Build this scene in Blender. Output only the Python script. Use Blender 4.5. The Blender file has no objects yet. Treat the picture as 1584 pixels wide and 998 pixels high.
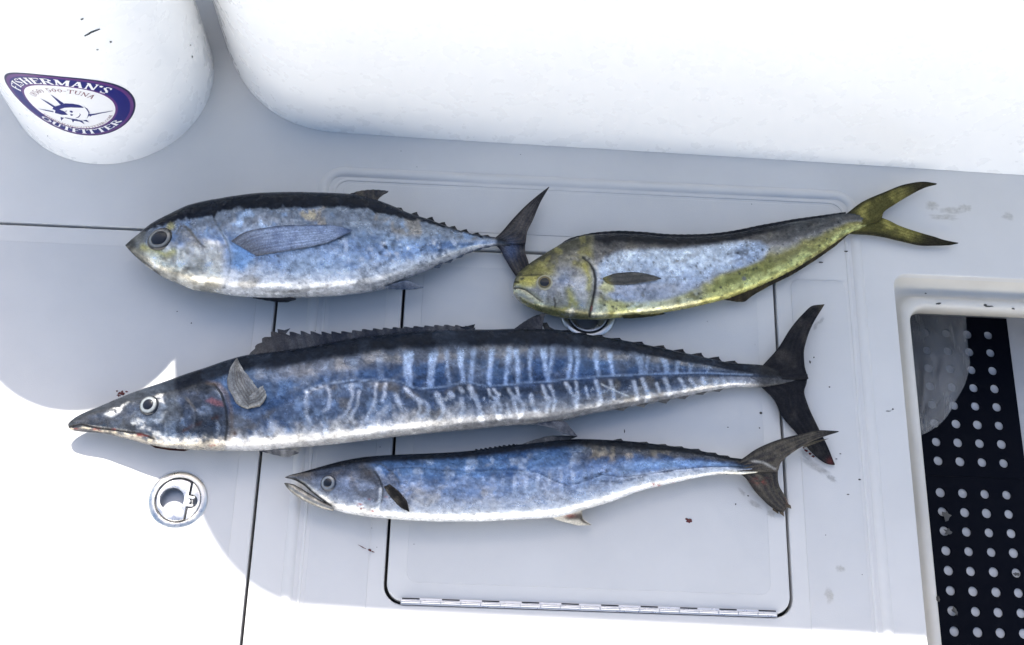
import bpy, bmesh, math, random
import numpy as np
from mathutils import Vector, Matrix
from mathutils.bvhtree import BVHTree

random.seed(7)
rng = np.random.default_rng(7)
S = bpy.context.scene

# ------------------------------------------------------------------ camera
# Pose solved from the deck seams (right angles): deck plane z = 0, hatch edges run along X and Y, metres.
FOC, IW, IH, DIST = 1900.0, 1584.0, 998.0, 1.615
_dy = np.array([138.0, 4882.0, -FOC]); _dy /= np.linalg.norm(_dy)
_sl = 0.043
_dx = np.array([1.0, -_sl, (138 - 4882 * _sl) / FOC]); _dx /= np.linalg.norm(_dx)
_dx -= _dy * _dx.dot(_dy); _dx /= np.linalg.norm(_dx)
ROT = np.array([_dx, _dy, np.cross(_dx, _dy)])          # camera axes -> world
CAM = -DIST * (ROT @ np.array([0.0, 0.0, -1.0]))

cam_data = bpy.data.cameras.new('camera')
cam = bpy.data.objects.new('camera', cam_data)
S.collection.objects.link(cam)
cam_data.sensor_width = 36.0
cam_data.lens = 36.0 * FOC / IW
cam_data.clip_start = 0.01
cam_data.clip_end = 500.0
_m = Matrix.Identity(4)
for i in range(3):
    for j in range(3):
        _m[i][j] = ROT[i, j]
    _m[i][3] = CAM[i]
cam.matrix_world = _m
S.camera = cam

# ------------------------------------------------------------------ daylight
SUN_EL = math.radians(47.0)
SUN_AZ_X, SUN_AZ_Y = -0.045, 1.0                       # horizontal direction towards the sun
world = bpy.data.worlds.new('World')
S.world = world
world.use_nodes = True
wn = world.node_tree
bg = wn.nodes['Background']
sky = wn.nodes.new('ShaderNodeTexSky')
sky.sky_type = 'NISHITA'
sky.sun_disc = False
sky.sun_elevation = SUN_EL
sky.sun_rotation = math.atan2(SUN_AZ_X, SUN_AZ_Y)
sky.air_density = 1.0
sky.dust_density = 2.6
sky.ozone_density = 1.0
wn.links.new(sky.outputs[0], bg.inputs[0])
bg.inputs[1].default_value = 0.15

sun_data = bpy.data.lights.new('sun', 'SUN')
sun_data.energy = 5.0
sun_data.angle = math.radians(0.5)
sun_data.color = (1.0, 0.96, 0.90)
sun = bpy.data.objects.new('sun', sun_data)
S.collection.objects.link(sun)
_h = Vector((SUN_AZ_X, SUN_AZ_Y, 0)).normalized() * math.cos(SUN_EL)
to_sun = Vector((_h.x, _h.y, math.sin(SUN_EL)))
sun.rotation_euler = to_sun.to_track_quat('Z', 'Y').to_euler()

S.view_settings.view_transform = 'Standard'
S.view_settings.look = 'None'
S.view_settings.exposure = 0.90
S.view_settings.gamma = 1.0
S.cycles.caustics_reflective = False
S.cycles.caustics_refractive = False
S.cycles.sample_clamp_indirect = 5.0
S.cycles.blur_glossy = 1.0
S.cycles.adaptive_threshold = 0.005

# ------------------------------------------------------------------ geometry helpers
def P(px, py, z=0.0):
    """point of the horizontal plane at height z seen at a survey pixel of the photograph"""
    d = ROT @ np.array([px - IW / 2, -(py - IH / 2), -FOC])
    t = (z - CAM[2]) / d[2]
    return CAM + t * d

def PV(px, py, z):
    px = np.asarray(px, float); py = np.asarray(py, float)
    d = np.stack([px - IW / 2, -(py - IH / 2), np.full_like(px, -FOC)], -1) @ ROT.T
    t = (z - CAM[2]) / d[..., 2]
    return CAM + d * t[..., None]

def proj(w):
    q = (np.asarray(w) - CAM) @ ROT
    return IW / 2 + FOC * q[..., 0] / -q[..., 2], IH / 2 - FOC * q[..., 1] / -q[..., 2]

def tag(o, label=None, cat=None, group=None, kind=None):
    if label: o['label'] = label
    if cat: o['category'] = cat
    if group: o['group'] = group
    if kind: o['kind'] = kind
    return o

def link(o, parent=None):
    S.collection.objects.link(o)
    if parent is not None:
        o.parent = parent
        inv = Matrix.Translation(-Vector(world_loc(parent)))
        o.matrix_parent_inverse = Matrix.Identity(4)
        o.location = Vector(o.location) - Vector(world_loc(parent))
    return o

def world_loc(o):
    v = Vector(o.location)
    while o.parent is not None:
        o = o.parent
        v = v + Vector(o.location)
    return v

def empty(name, loc, label, cat, group=None):
    o = bpy.data.objects.new(name, None)
    o.empty_display_size = 0.05
    o.location = loc
    S.collection.objects.link(o)
    return tag(o, label, cat, group)

def mesh_obj(name, verts, faces, mat, parent=None, smooth=True):
    me = bpy.data.meshes.new(name)
    me.from_pydata([tuple(map(float, v)) for v in verts], [], faces)
    me.update()
    if smooth:
        me.polygons.foreach_set('use_smooth', [True] * len(me.polygons))
    if mat: me.materials.append(mat)
    o = bpy.data.objects.new(name, me)
    return link(o, parent)

def bm_obj(name, bm, mat, parent=None, smooth=False):
    bmesh.ops.recalc_face_normals(bm, faces=bm.faces)
    me = bpy.data.meshes.new(name)
    bm.to_mesh(me); bm.free()
    if smooth:
        me.polygons.foreach_set('use_smooth', [True] * len(me.polygons))
    if mat: me.materials.append(mat)
    o = bpy.data.objects.new(name, me)
    return link(o, parent)

def rrect(x0, y0, x1, y1, r, n=8):
    """counter-clockwise rounded rectangle; r one radius or four (ll, lr, ur, ul)"""
    if not isinstance(r, (tuple, list)): r = (r,) * 4
    out = []
    for (cx, cy, a0, rr) in ((x0, y0, 180, r[0]), (x1, y0, 270, r[1]), (x1, y1, 0, r[2]), (x0, y1, 90, r[3])):
        ccx = cx + (rr if cx == x0 else -rr); ccy = cy + (rr if cy == y0 else -rr)
        for k in range(n + 1):
            a = math.radians(a0 + 90 * k / n)
            out.append((ccx + rr * math.cos(a), ccy + rr * math.sin(a)))
    return out

def circle(cx, cy, r, n=48):
    return [(cx + r * math.cos(2 * math.pi * k / n), cy + r * math.sin(2 * math.pi * k / n)) for k in range(n)]

def offset_loop(loop, d):
    """move a CCW loop outwards by d"""
    p = np.array(loop); n = len(p)
    e = np.roll(p, -1, 0) - p
    L = np.linalg.norm(e, axis=1, keepdims=True); L[L < 1e-9] = 1
    nr = np.stack([e[:, 1], -e[:, 0]], 1) / L
    a = nr + np.roll(nr, 1, 0)
    q = (a ** 2).sum(1, keepdims=True); q[q < 0.3] = 0.3
    return [tuple(v) for v in p + a * (2 * d / q)]

def slab(name, outline, holes, ztop, thick, r, mat, parent=None, smooth=True):
    """plate with rounded upper edges, rounded hole edges and open holes"""
    bm = bmesh.new()
    fill = []
    for k, (loop, sgn) in enumerate([(outline, 1)] + [(h, -1) for h in holes]):
        rings = []
        prof = [(-r, 0.0), (-0.62 * r, -0.08 * r), (-0.28 * r, -0.3 * r), (-0.08 * r, -0.62 * r), (0, -r), (0, -thick)]
        for (d, dz) in prof:
            lp = offset_loop(loop, sgn * d)
            rings.append([bm.verts.new((x, y, ztop + dz)) for x, y in lp])
        n = len(loop)
        for a, b in zip(rings[:-1], rings[1:]):
            for i in range(n):
                j = (i + 1) % n
                bm.faces.new((a[i], b[i], b[j], a[j]))
        for i in range(n):
            e = bm.edges.get((rings[0][i], rings[0][(i + 1) % n]))
            fill.append(e)
    bmesh.ops.triangle_fill(bm, use_beauty=True, use_dissolve=False, edges=fill)
    o = bm_obj(name, bm, mat, parent, False)
    if smooth:
        shade_auto(o, 40)
    return o

def shade_auto(o, deg=35):
    me = o.data
    bm = bmesh.new(); bm.from_mesh(me)
    for f in bm.faces: f.smooth = True
    lim = math.radians(deg)
    for e in bm.edges:
        if len(e.link_faces) == 2 and e.calc_face_angle(0) > lim: e.smooth = False
    bm.to_mesh(me); bm.free()

def extrude_loop(name, loop, z0, z1, mat, parent=None, bevel=0.0):
    """closed prism; loop CCW; optional rounded top edge"""
    bm = bmesh.new()
    prof = [(0, z0), (0, z1 - bevel)]
    if bevel > 0:
        for k in range(1, 5):
            a = math.pi / 2 * k / 4
            prof.append((-bevel * (1 - math.cos(a)), z1 - bevel + bevel * math.sin(a)))
    rings = []
    for d, z in prof:
        rings.append([bm.verts.new((x, y, z)) for x, y in offset_loop(loop, d)])
    n = len(loop)
    for a, b in zip(rings[:-1], rings[1:]):
        for i in range(n):
            j = (i + 1) % n
            bm.faces.new((a[i], a[j], b[j], b[i]))
    for ring in (rings[0], rings[-1]):
        edges = [bm.edges.get((ring[i], ring[(i + 1) % n])) for i in range(n)]
        bmesh.ops.triangle_fill(bm, use_beauty=True, edges=edges)
    o = bm_obj(name, bm, mat, parent)
    shade_auto(o, 40)
    return o

def sweep(name, path, profile, mat, parent=None, closed=False, smooth=True):
    """sweep a (d, z) profile along a plan path; d is measured to the right of the direction of travel"""
    p = np.array(path); n = len(p)
    if closed:
        e = np.roll(p, -1, 0) - p
        e /= np.linalg.norm(e, axis=1, keepdims=True)
        ep = np.roll(e, 1, 0)
    else:
        e = np.diff(p, axis=0); e /= np.linalg.norm(e, axis=1, keepdims=True)
        ep = np.vstack([e[:1], e]); e = np.vstack([e, e[-1:]])
    nr = np.stack([e[:, 1], -e[:, 0]], 1); nr0 = np.stack([ep[:, 1], -ep[:, 0]], 1)
    a = nr + nr0; q = (a ** 2).sum(1, keepdims=True); q[q < .3] = .3
    a = a * 2 / q
    verts = []
    for i in range(n):
        for d, z in profile:
            verts.append((p[i, 0] + a[i, 0] * d, p[i, 1] + a[i, 1] * d, z))
    m = len(profile); faces = []
    for i in range(n if closed else n - 1):
        k = (i + 1) % n
        for j in range(m - 1):
            faces.append((i * m + j, k * m + j, k * m + j + 1, i * m + j + 1))
    o = mesh_obj(name, verts, faces, mat, parent, smooth)
    bm = bmesh.new(); bm.from_mesh(o.data)
    bmesh.ops.recalc_face_normals(bm, faces=bm.faces)
    bm.to_mesh(o.data); bm.free()
    shade_auto(o, 50)
    return o

def lathe(name, c, prof, mat, parent=None, n=64):
    verts = []; faces = []; m = len(prof)
    for i in range(n):
        a = 2 * math.pi * i / n
        for r, z in prof:
            verts.append((c[0] + r * math.cos(a), c[1] + r * math.sin(a), c[2] + z))
    for i in range(n):
        k = (i + 1) % n
        for j in range(m - 1):
            faces.append((i * m + j, k * m + j, k * m + j + 1, i * m + j + 1))
    o = mesh_obj(name, verts, faces, mat, parent)
    bm = bmesh.new(); bm.from_mesh(o.data)
    bmesh.ops.remove_doubles(bm, verts=bm.verts, dist=1e-6)
    bmesh.ops.recalc_face_normals(bm, faces=bm.faces)
    bm.to_mesh(o.data); bm.free()
    shade_auto(o, 40)
    return o

# ------------------------------------------------------------------ materials
def srgb(c):
    c = np.asarray(c, float) / 255.0
    return np.where(c <= 0.04045, c / 12.92, ((c + 0.055) / 1.055) ** 2.4)

def principled(name, color=(.5, .5, .5), rough=.5, metal=0.0, coat=0.0, coat_rough=.1, spec=.5):
    m = bpy.data.materials.new(name); m.use_nodes = True
    b = m.node_tree.nodes['Principled BSDF']
    b.inputs['Base Color'].default_value = (*color, 1)
    b.inputs['Roughness'].default_value = rough
    b.inputs['Metallic'].default_value = metal
    b.inputs['Coat Weight'].default_value = coat
    b.inputs['Coat Roughness'].default_value = coat_rough
    b.inputs['Specular IOR Level'].default_value = spec
    return m, m.node_tree, b

def nd(nt, typ, **kw):
    n = nt.nodes.new(typ)
    for k, v in kw.items():
        if k.startswith('_'): setattr(n, k[1:], v)
        else: n.inputs[k].default_value = v
    return n

def noise_node(nt, scale, detail=4.0, rough=.55, src=None):
    tc = nt.nodes.get('Texture Coordinate') or nt.nodes.new('ShaderNodeTexCoord')
    n = nd(nt, 'ShaderNodeTexNoise', Scale=scale, Detail=detail, Roughness=rough)
    nt.links.new(tc.outputs['Object'], n.inputs['Vector'])
    return n

def ramp(nt, src, stops):
    r = nt.nodes.new('ShaderNodeValToRGB')
    el = r.color_ramp.elements
    while len(el) < len(stops): el.new(0.5)
    for e, (p, c) in zip(el, stops):
        e.position = p
        e.color = (*c, 1) if len(c) == 3 else c
    nt.links.new(src, r.inputs[0])
    return r

def bump(nt, b, src, strength, dist):
    n = nt.nodes.new('ShaderNodeBump')
    n.inputs['Strength'].default_value = strength
    n.inputs['Distance'].default_value = dist
    nt.links.new(src, n.inputs['Height'])
    nt.links.new(n.outputs[0], b.inputs['Normal'])
    return n

def gelcoat(name, col, rough, var=.05, grain=0.0, grain_scale=700.0, dirt=None):
    m, nt, b = principled(name, col, rough, coat=.15 if rough < .4 else 0.0)
    c = np.array(col)
    n1 = noise_node(nt, 6.0, 6.0, .6)
    r = ramp(nt, n1.outputs[0], [(.30, tuple(c * (1 - var))), (.55, tuple(c)), (.75, tuple(np.minimum(c * (1 + var * .6), .95)))])
    last = r.outputs[0]
    if dirt is not None:                                  # scattered grime: small irregular specks and faint scuffs
        n2 = noise_node(nt, 95.0, 3.0, .7)
        k = ramp(nt, n2.outputs[0], [(.70, (0, 0, 0)), (.80, (1, 1, 1))])
        n3 = noise_node(nt, 4.0, 2.0)
        k2 = ramp(nt, n3.outputs[0], [(.5, (0, 0, 0)), (.75, (.55, .55, .55))])
        mu = nd(nt, 'ShaderNodeMath', _operation='MULTIPLY')
        nt.links.new(k.outputs[0], mu.inputs[0]); nt.links.new(k2.outputs[0], mu.inputs[1])
        mx = nd(nt, 'ShaderNodeMix', _data_type='RGBA')
        nt.links.new(mu.outputs[0], mx.inputs['Factor'])
        nt.links.new(last, mx.inputs['A'])
        mx.inputs['B'].default_value = (*dirt, 1)
        last = mx.outputs['Result']
    nt.links.new(last, b.inputs['Base Color'])
    n4 = noise_node(nt, 30.0, 5.0)
    rr = ramp(nt, n4.outputs[0], [(.3, (rough * .85,) * 3), (.7, (min(1, rough * 1.2),) * 3)])
    nt.links.new(rr.outputs[0], b.inputs['Roughness'])
    if grain > 0:
        n5 = noise_node(nt, grain_scale, 2.0)
        bump(nt, b, n5.outputs[0], grain, .0006)
    return m

DECK = (.645, .632, .608)
M_deck = gelcoat('deck_gelcoat', DECK, .42, .05, .08, 260.0, (.22, .2, .17))
M_nonskid = gelcoat('nonskid_gelcoat', (.605, .596, .58), .55, .05, .35, 900.0, (.22, .2, .17))
M_white = gelcoat('white_gelcoat', (.90, .90, .885), .28, .004, .0)
M_cream = gelcoat('aged_white_gelcoat', (.66, .63, .57), .45, .16, .05, 120.0, (.2, .16, .1))
M_hold = gelcoat('hold_liner', (.62, .61, .60), .6, .22, .1, 200.0, (.08, .06, .04))
M_gasket = principled('black_gasket', (.012, .012, .013), .7)[0]

def steel(name, col, rough):
    m, nt, b = principled(name, col, rough, 1.0)
    n = noise_node(nt, 60.0, 6.0, .7)
    r = ramp(nt, n.outputs[0], [(.35, (rough * .7,) * 3), (.7, (min(1, rough * 1.9),) * 3)])
    nt.links.new(r.outputs[0], b.inputs['Roughness'])
    n2 = noise_node(nt, 400.0, 3.0)
    bump(nt, b, n2.outputs[0], .12, .0004)
    return m
M_steel = steel('polished_stainless', (.72, .70, .66), .30)
M_cast = steel('cast_stainless', (.62, .62, .63), .30)
M_cup = principled('latch_cup_grey', (.55, .56, .58), .35, .3)[0]
def mat_rubber():
    m, nt, b = principled('black_rubber', (.0025, .0035, .008), .6, spec=.08)
    n = noise_node(nt, 300.0, 3.0); bump(nt, b, n.outputs[0], .2, .0006)
    return m
M_rubber = mat_rubber()

def attr_material(name, rough, metal_k, coat, bump_scale, bump_str, grain=1.0, spec=.5):
    """skin and fins: pigment from the mesh colour attribute, silver sheen from its alpha"""
    m, nt, b = principled(name, (.5,) * 3, rough, 0, coat, .08, spec)
    a = nd(nt, 'ShaderNodeAttribute', _attribute_name='pigment')
    n = noise_node(nt, 520.0, 5.0, .72)
    g = grain
    r = ramp(nt, n.outputs[0], [(.25, (1 - .55 * g,) * 3), (.5, (1.0,) * 3), (.72, (1 + .55 * g,) * 3)])
    nb = noise_node(nt, 130.0, 4.0, .6)
    r2 = ramp(nt, nb.outputs[0], [(.3, (1 - .30 * g,) * 3), (.5, (1.0,) * 3), (.7, (1 + .25 * g,) * 3)])
    last = a.outputs['Color']
    for q in (r, r2):
        mx = nd(nt, 'ShaderNodeMix', _data_type='RGBA', _blend_type='MULTIPLY')
        mx.inputs['Factor'].default_value = 1.0
        nt.links.new(last, mx.inputs['A']); nt.links.new(q.outputs[0], mx.inputs['B'])
        last = mx.outputs['Result']
    nt.links.new(last, b.inputs['Base Color'])
    mu = nd(nt, 'ShaderNodeMath', _operation='MULTIPLY'); mu.inputs[1].default_value = metal_k
    nt.links.new(a.outputs['Alpha'], mu.inputs[0]); nt.links.new(mu.outputs[0], b.inputs['Metallic'])
    n2 = noise_node(nt, 90.0, 5.0)
    rr = ramp(nt, n2.outputs[0], [(.3, (rough * .75,) * 3), (.72, (min(1., rough * 1.35),) * 3)])
    nt.links.new(rr.outputs[0], b.inputs['Roughness'])
    n3 = noise_node(nt, bump_scale, 5.0, .65)
    bump(nt, b, n3.outputs[0], bump_str, .0012)
    return m
M_skin = attr_material('fish_skin', .24, 1.15, .05, 220.0, .36, .45, .06)
M_fin = attr_material('fish_fin', .45, .2, .015, 300.0, .25, .8, .05)
M_eye = attr_material('fish_eye', .12, .5, .5, 60.0, .02, .2, .3)

def blot_material(name, col, rough=.5):
    m, nt, b = principled(name, col, rough)
    a = nd(nt, 'ShaderNodeAttribute', _attribute_name='pigment')
    n = noise_node(nt, 160.0, 6.0, .75)
    r = ramp(nt, n.outputs[0], [(.25, (0,) * 3), (.75, (.42,) * 3)])
    mu = nd(nt, 'ShaderNodeMath', _operation='MULTIPLY')
    nt.links.new(a.outputs['Alpha'], mu.inputs[0]); nt.links.new(r.outputs[0], mu.inputs[1])
    nt.links.new(mu.outputs[0], b.inputs['Alpha'])
    return m
M_blood = principled('blood', (.10, .018, .014), .25)[0]
M_stain_brown = blot_material('brown_smear', (.13, .10, .06))
M_stain_yellow = blot_material('yellow_stain', (.34, .28, .16))
M_grime = principled('wet_grime', (.10, .095, .085), .6)[0]
M_speck = principled('dark_grime', (.05, .045, .04), .7)[0]

# ------------------------------------------------------------------ numpy paint tools
def vnoise(x, y, scale, seed=0):
    x = x / scale + seed * 17.37; y = y / scale + seed * 9.13
    xi = np.floor(x); yi = np.floor(y); fx = x - xi; fy = y - yi
    fx = fx * fx * (3 - 2 * fx); fy = fy * fy * (3 - 2 * fy)
    def h(a, b):
        v = np.sin(a * 127.1 + b * 311.7 + seed * 74.7) * 43758.5453
        return v - np.floor(v)
    return (h(xi, yi) * (1 - fx) + h(xi + 1, yi) * fx) * (1 - fy) + (h(xi, yi + 1) * (1 - fx) + h(xi + 1, yi + 1) * fx) * fy

def fbm(x, y, scale, seed=0, oct=4, gain=.55):
    v = 0; a = 1; t = 0
    for k in range(oct):
        v = v + a * vnoise(x, y, scale / 2 ** k, seed + k * 3); t += a; a *= gain
    return v / t

def smooth(e0, e1, x):
    t = np.clip((x - e0) / (e1 - e0), 0, 1)
    return t * t * (3 - 2 * t)

def seg_dist(x, y, pts):
    d = np.full(x.shape, 1e9)
    for (ax, ay), (bx, by) in zip(pts[:-1], pts[1:]):
        vx, vy = bx - ax, by - ay
        t = np.clip(((x - ax) * vx + (y - ay) * vy) / (vx * vx + vy * vy + 1e-9), 0, 1)
        d = np.minimum(d, np.hypot(x - ax - t * vx, y - ay - t * vy))
    return d

def inside(x, y, poly):
    c = np.zeros(x.shape, bool); n = len(poly)
    for i in range(n):
        ax, ay = poly[i]; bx, by = poly[(i + 1) % n]
        if ay == by: continue
        c ^= ((ay > y) != (by > y)) & (x < (bx - ax) * (y - ay) / (by - ay) + ax)
    return c

def region(x, y, poly, soft):
    """1 inside the polygon, 0 outside, softened over +-soft"""
    d = seg_dist(x, y, list(poly) + [poly[0]])
    d = np.where(inside(x, y, poly), d, -d)
    return smooth(-soft, soft, d)

def stroke(x, y, pts, w, soft=1.2):
    return 1 - smooth(w - soft, w + soft, seg_dist(x, y, pts))

# photographed colour (sRGB, in open shade) -> albedo
SHADE = np.array([.82, .90, 1.10])
def pig(r, g, b):
    return np.clip(srgb((r, g, b)) / SHADE, .004, .80)

class Paint:
    def __init__(self, x, y, v, base):
        self.x, self.y, self.v = x, y, v
        self.c = np.tile(pig(*base), (len(x), 1))
        self.m = np.full(len(x), .5)                      # silver sheen
        self.h = np.zeros(len(x))                         # relief, metres
    def mix(self, col, k, sheen=None):
        k = np.clip(k, 0, 1)
        self.c = self.c * (1 - k[:, None]) + pig(*col) * k[:, None]
        if sheen is not None: self.m = self.m * (1 - k) + sheen * k
    def mul(self, f):
        self.c = self.c * np.asarray(f)[:, None]
    def n(self, s, seed, oct=4): return fbm(self.x, self.y, s, seed, oct)

def pchip(xs, ys):
    xs = np.array(xs, float); ys = np.array(ys, float)
    h = np.diff(xs); d = np.diff(ys) / h
    m = np.zeros(len(xs)); m[0] = d[0]; m[-1] = d[-1]
    for i in range(1, len(xs) - 1):
        if d[i - 1] * d[i] > 0:
            w1 = 2 * h[i] + h[i - 1]; w2 = h[i] + 2 * h[i - 1]
            m[i] = (w1 + w2) / (w1 / d[i - 1] + w2 / d[i])
    def f(x):
        x = np.clip(np.asarray(x, float), xs[0], xs[-1])
        k = np.clip(np.searchsorted(xs, x, 'right') - 1, 0, len(xs) - 2)
        t = (x - xs[k]) / h[k]
        return ((2 * t**3 - 3 * t**2 + 1) * ys[k] + (t**3 - 2 * t**2 + t) * h[k] * m[k]
                + (-2 * t**3 + 3 * t**2) * ys[k + 1] + (t**3 - t**2) * h[k] * m[k + 1])
    return f

def set_attr(me, rgba):
    at = me.color_attributes.new('pigment', 'FLOAT_COLOR', 'POINT')
    at.data.foreach_set('color', np.ascontiguousarray(rgba, np.float32).ravel())

def grid_mesh(name, verts, nu, nv, wrap_v, mat, rgba=None, parent=None):
    """verts (nu*nv,3); quads along u and v"""
    i = np.arange(nu - 1)[:, None]; j = np.arange(nv if wrap_v else nv - 1)[None, :]
    j2 = (j + 1) % nv
    f = np.stack(np.broadcast_arrays(i * nv + j, (i + 1) * nv + j, (i + 1) * nv + j2, i * nv + j2), -1).reshape(-1, 4)
    me = bpy.data.meshes.new(name)
    me.vertices.add(len(verts)); me.vertices.foreach_set('co', np.ascontiguousarray(verts, np.float32).ravel())
    me.loops.add(f.size); me.loops.foreach_set('vertex_index', f.ravel().astype(np.int32))
    me.polygons.add(len(f)); me.polygons.foreach_set('loop_start', np.arange(0, f.size, 4, dtype=np.int32))
    me.polygons.foreach_set('use_smooth', np.ones(len(f), bool))
    me.update(calc_edges=True); me.validate()
    if rgba is not None: set_attr(me, rgba)
    me.materials.append(mat)
    o = bpy.data.objects.new(name, me)
    return link(o, parent), f

class Fish:
    """A fish lying on its side. up / lo: outline of back and belly in survey pixels, head to tail."""
    def __init__(self, name, label, up, lo, ratio, zmid, parent_loc, paint, step=1.6, nt=92, q=.85):
        self.root = empty(name, parent_loc, label, 'fish')
        self.U = pchip(*zip(*up)); self.L = pchip(*zip(*lo))
        x0, x1 = max(up[0][0], lo[0][0]), min(up[-1][0], lo[-1][0])
        self.x0, self.x1 = x0, x1
        n = int((x1 - x0) / step)
        t = np.linspace(0, 1, n); t = np.where(t < .04, t * t / .08 + .0, t - .02); t = (t - t[0]) / (t[-1] - t[0])
        xs = x0 + (x1 - x0) * t
        u = (xs - x0) / (x1 - x0)
        self.zm = pchip(*zip(*zmid)); self.ra = pchip(*zip(*ratio))
        zc = self.zm(u)
        yu, yl = self.U(xs), self.L(xs)
        pu = PV(xs, yu, zc); pl = PV(xs, yl, zc)
        c = (pu + pl) / 2
        e = pu - pl; A = np.linalg.norm(e, axis=1) / 2
        ed = e / np.maximum(2 * A, 1e-9)[:, None]
        view = (CAM - c); tan = np.abs((view * ed).sum(1)) / view[:, 2]
        b = A * self.ra(u)
        a = np.sqrt(np.maximum(A**2 - (b * tan)**2, (A * .6)**2))
        self.b = pchip(u, b) if len(u) < 3 else (lambda uu, u=u, b=b: np.interp(uu, u, b))
        nb = 28
        th = np.concatenate([np.linspace(0, math.pi, nt), np.linspace(math.pi, 2 * math.pi, nb)[1:-1]])
        nv = len(th)
        cs, sn = np.cos(th), np.sin(th)
        zz = np.sign(sn) * np.abs(sn) ** q
        V = c[:, None, :] + ed[:, None, :] * (a[:, None] * cs[None, :])[..., None]
        V[..., 2] += b[:, None] * zz[None, :]
        V[..., 2] = np.maximum(V[..., 2], .0015)
        Vt = c[:, None, :] + ed[:, None, :] * (a[:, None] * cs[None, :])[..., None]
        Vt[..., 2] += b[:, None] * np.abs(zz)[None, :]
        px, py = proj(Vt.reshape(-1, 3))
        vv = (py - self.U(px)) / np.maximum(self.L(px) - self.U(px), 1)
        pt = Paint(px, py, vv, (128, 128, 128))
        paint(pt)
        sink = np.tile(np.clip(sn, 0, 1) ** .5, (len(xs), 1)).ravel()
        W = V.reshape(-1, 3).copy()
        W[:, 2] += pt.h * sink
        lum = (pt.c @ np.array([.25, .6, .15]))[:, None]
        pt.c = lum + (pt.c - lum) * .88
        pt.c[:, 1] += .13 * np.maximum(pt.c[:, 2] - pt.c[:, 1], 0)           # steel rather than violet blues
        fine = fbm(px / 1.5, py, 4.5, 201, 3, .7) - .5; mid = fbm(px / 1.7 + py * .2, py, 13, 203, 4, .6) - .5
        crisp = np.abs(fbm(px / 1.4, py * 1.1, 10, 207, 4, .65) - .5)
        k_ = np.exp(1.0 * fine + .75 * mid) * (1 - .30 * smooth(.035, .0, crisp))
        pt.c = pt.c * (k_[:, None] * (.74 + .28 * smooth(.10, .45, lum))); pt.m = np.clip(pt.m * (1 + 1.6 * mid), 0, 1)
        rgba = np.concatenate([np.clip(pt.c, .003, .85), np.clip(pt.m, 0, 1)[:, None]], 1)
        self.body, f = grid_mesh('body', W, len(xs), nv, True, M_skin, rgba, self.root)
        keep = (f % nv < nt).all(1)
        self.bvh = BVHTree.FromPolygons([tuple(v) for v in W.astype(float)], [tuple(map(int, q_)) for q_ in f[keep]])
        self.body.location = (0, 0, 0)
        self.shift(self.body)

    def shift(self, o):
        """mesh was written in world metres: keep it there under the root"""
        o.location = -Vector(world_loc(o.parent))
        return o

    def on(self, px, py, off=.0015):
        d = ROT @ np.array([px - IW / 2, -(py - IH / 2), -FOC]); d /= np.linalg.norm(d)
        hit, nrm, _, _ = self.bvh.ray_cast(Vector(CAM), Vector(d))
        if hit is None:
            return None, Vector((0, 0, 1))
        if nrm.z < 0: nrm = -nrm
        return hit + nrm * off, nrm

    def eye(self, px, py, r, pr, cols, bulge=.32, squash=1.0):
        """cols: rim, iris, pupil"""
        p, nrm = self.on(px, py, 0)
        sc = np.linalg.norm(np.array(p) - CAM) / FOC
        q = nrm.to_track_quat('Z', 'Y')
        def dome(name, R, H, base, colf, parent, n=12, m=40):
            vs = []; cl = []
            for i in range(n):
                t = (i / (n - 1))
                for j in range(m):
                    an = 2 * math.pi * j / m
                    w = q @ Vector((R * t * math.cos(an) * squash, R * t * math.sin(an), base + R * .10 + H * math.sqrt(max(0, 1 - t * t)) - H * .25))
                    vs.append(tuple(p + w)); cl.append(colf(t, an))
            o, _ = grid_mesh(name, np.array(vs), n, m, True, M_eye, np.array(cl), parent)
            return self.shift(o)
        rim, iris, pup = [pig(*k) for k in cols]
        R = r * sc
        def cf(t, an):
            k = float(smooth(.76, .86, np.array(t)))
            g = iris * (.8 + .35 * vnoise(np.array(math.cos(an) * 3), np.array(math.sin(an) * 3 + t * 4), .8, 3))
            c = g * (1 - k) + rim * k
            return (*c, .8 * (1 - k))
        e = dome('eye', R, R * bulge, 0, cf, self.root)
        dome('pupil', pr * sc, R * bulge * .45, R * bulge * .86, lambda t, a: (*pup, 0), e)
        return e

    def fin(self, name, A, B, za, zb, colf, n=40, m=14, th=.0022, rays=18, ray_axis='u', depth=.0006, ribs=True, off=None, rag=0.0):
        """membrane between curve A and curve B (pixels). za/zb: heights along A and B (callable of u) or off: lie on the body"""
        def resample(p, k):
            p = np.array(p, float)
            # smooth the polyline a little
            s = np.r_[0, np.cumsum(np.hypot(*np.diff(p, axis=0).T))]
            t = np.linspace(0, s[-1], k)
            return np.stack([pchip(s, p[:, 0])(t), pchip(s, p[:, 1])(t)], 1)
        a = resample(A, n); b = resample(B, n)
        uu = np.linspace(0, 1, n); vv = np.linspace(0, 1, m)
        if rag > 0:
            k = (uu * rays) % 1.0
            b = b + (a - b) * (rag * (k ** 1.5))[:, None]
        pxy = a[:, None] * (1 - vv)[None, :, None] + b[:, None] * vv[None, :, None]
        X, Y = pxy[..., 0], pxy[..., 1]
        UU, VV = np.meshgrid(uu, vv, indexing='ij')
        if off is not None:
            W = np.zeros((n, m, 3)); last = None
            for i in range(n):
                for j in range(m):
                    p, nr = self.on(X[i, j], Y[i, j], off(UU[i, j], VV[i, j]))
                    W[i, j] = p if p is not None else P(X[i, j], Y[i, j], self.zm(.3) + off(UU[i, j], VV[i, j]))
        else:
            Z = za(UU) * (1 - VV) + zb(UU) * VV
            W = PV(X, Y, Z)
        t_ = UU if ray_axis == 'u' else VV
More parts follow.
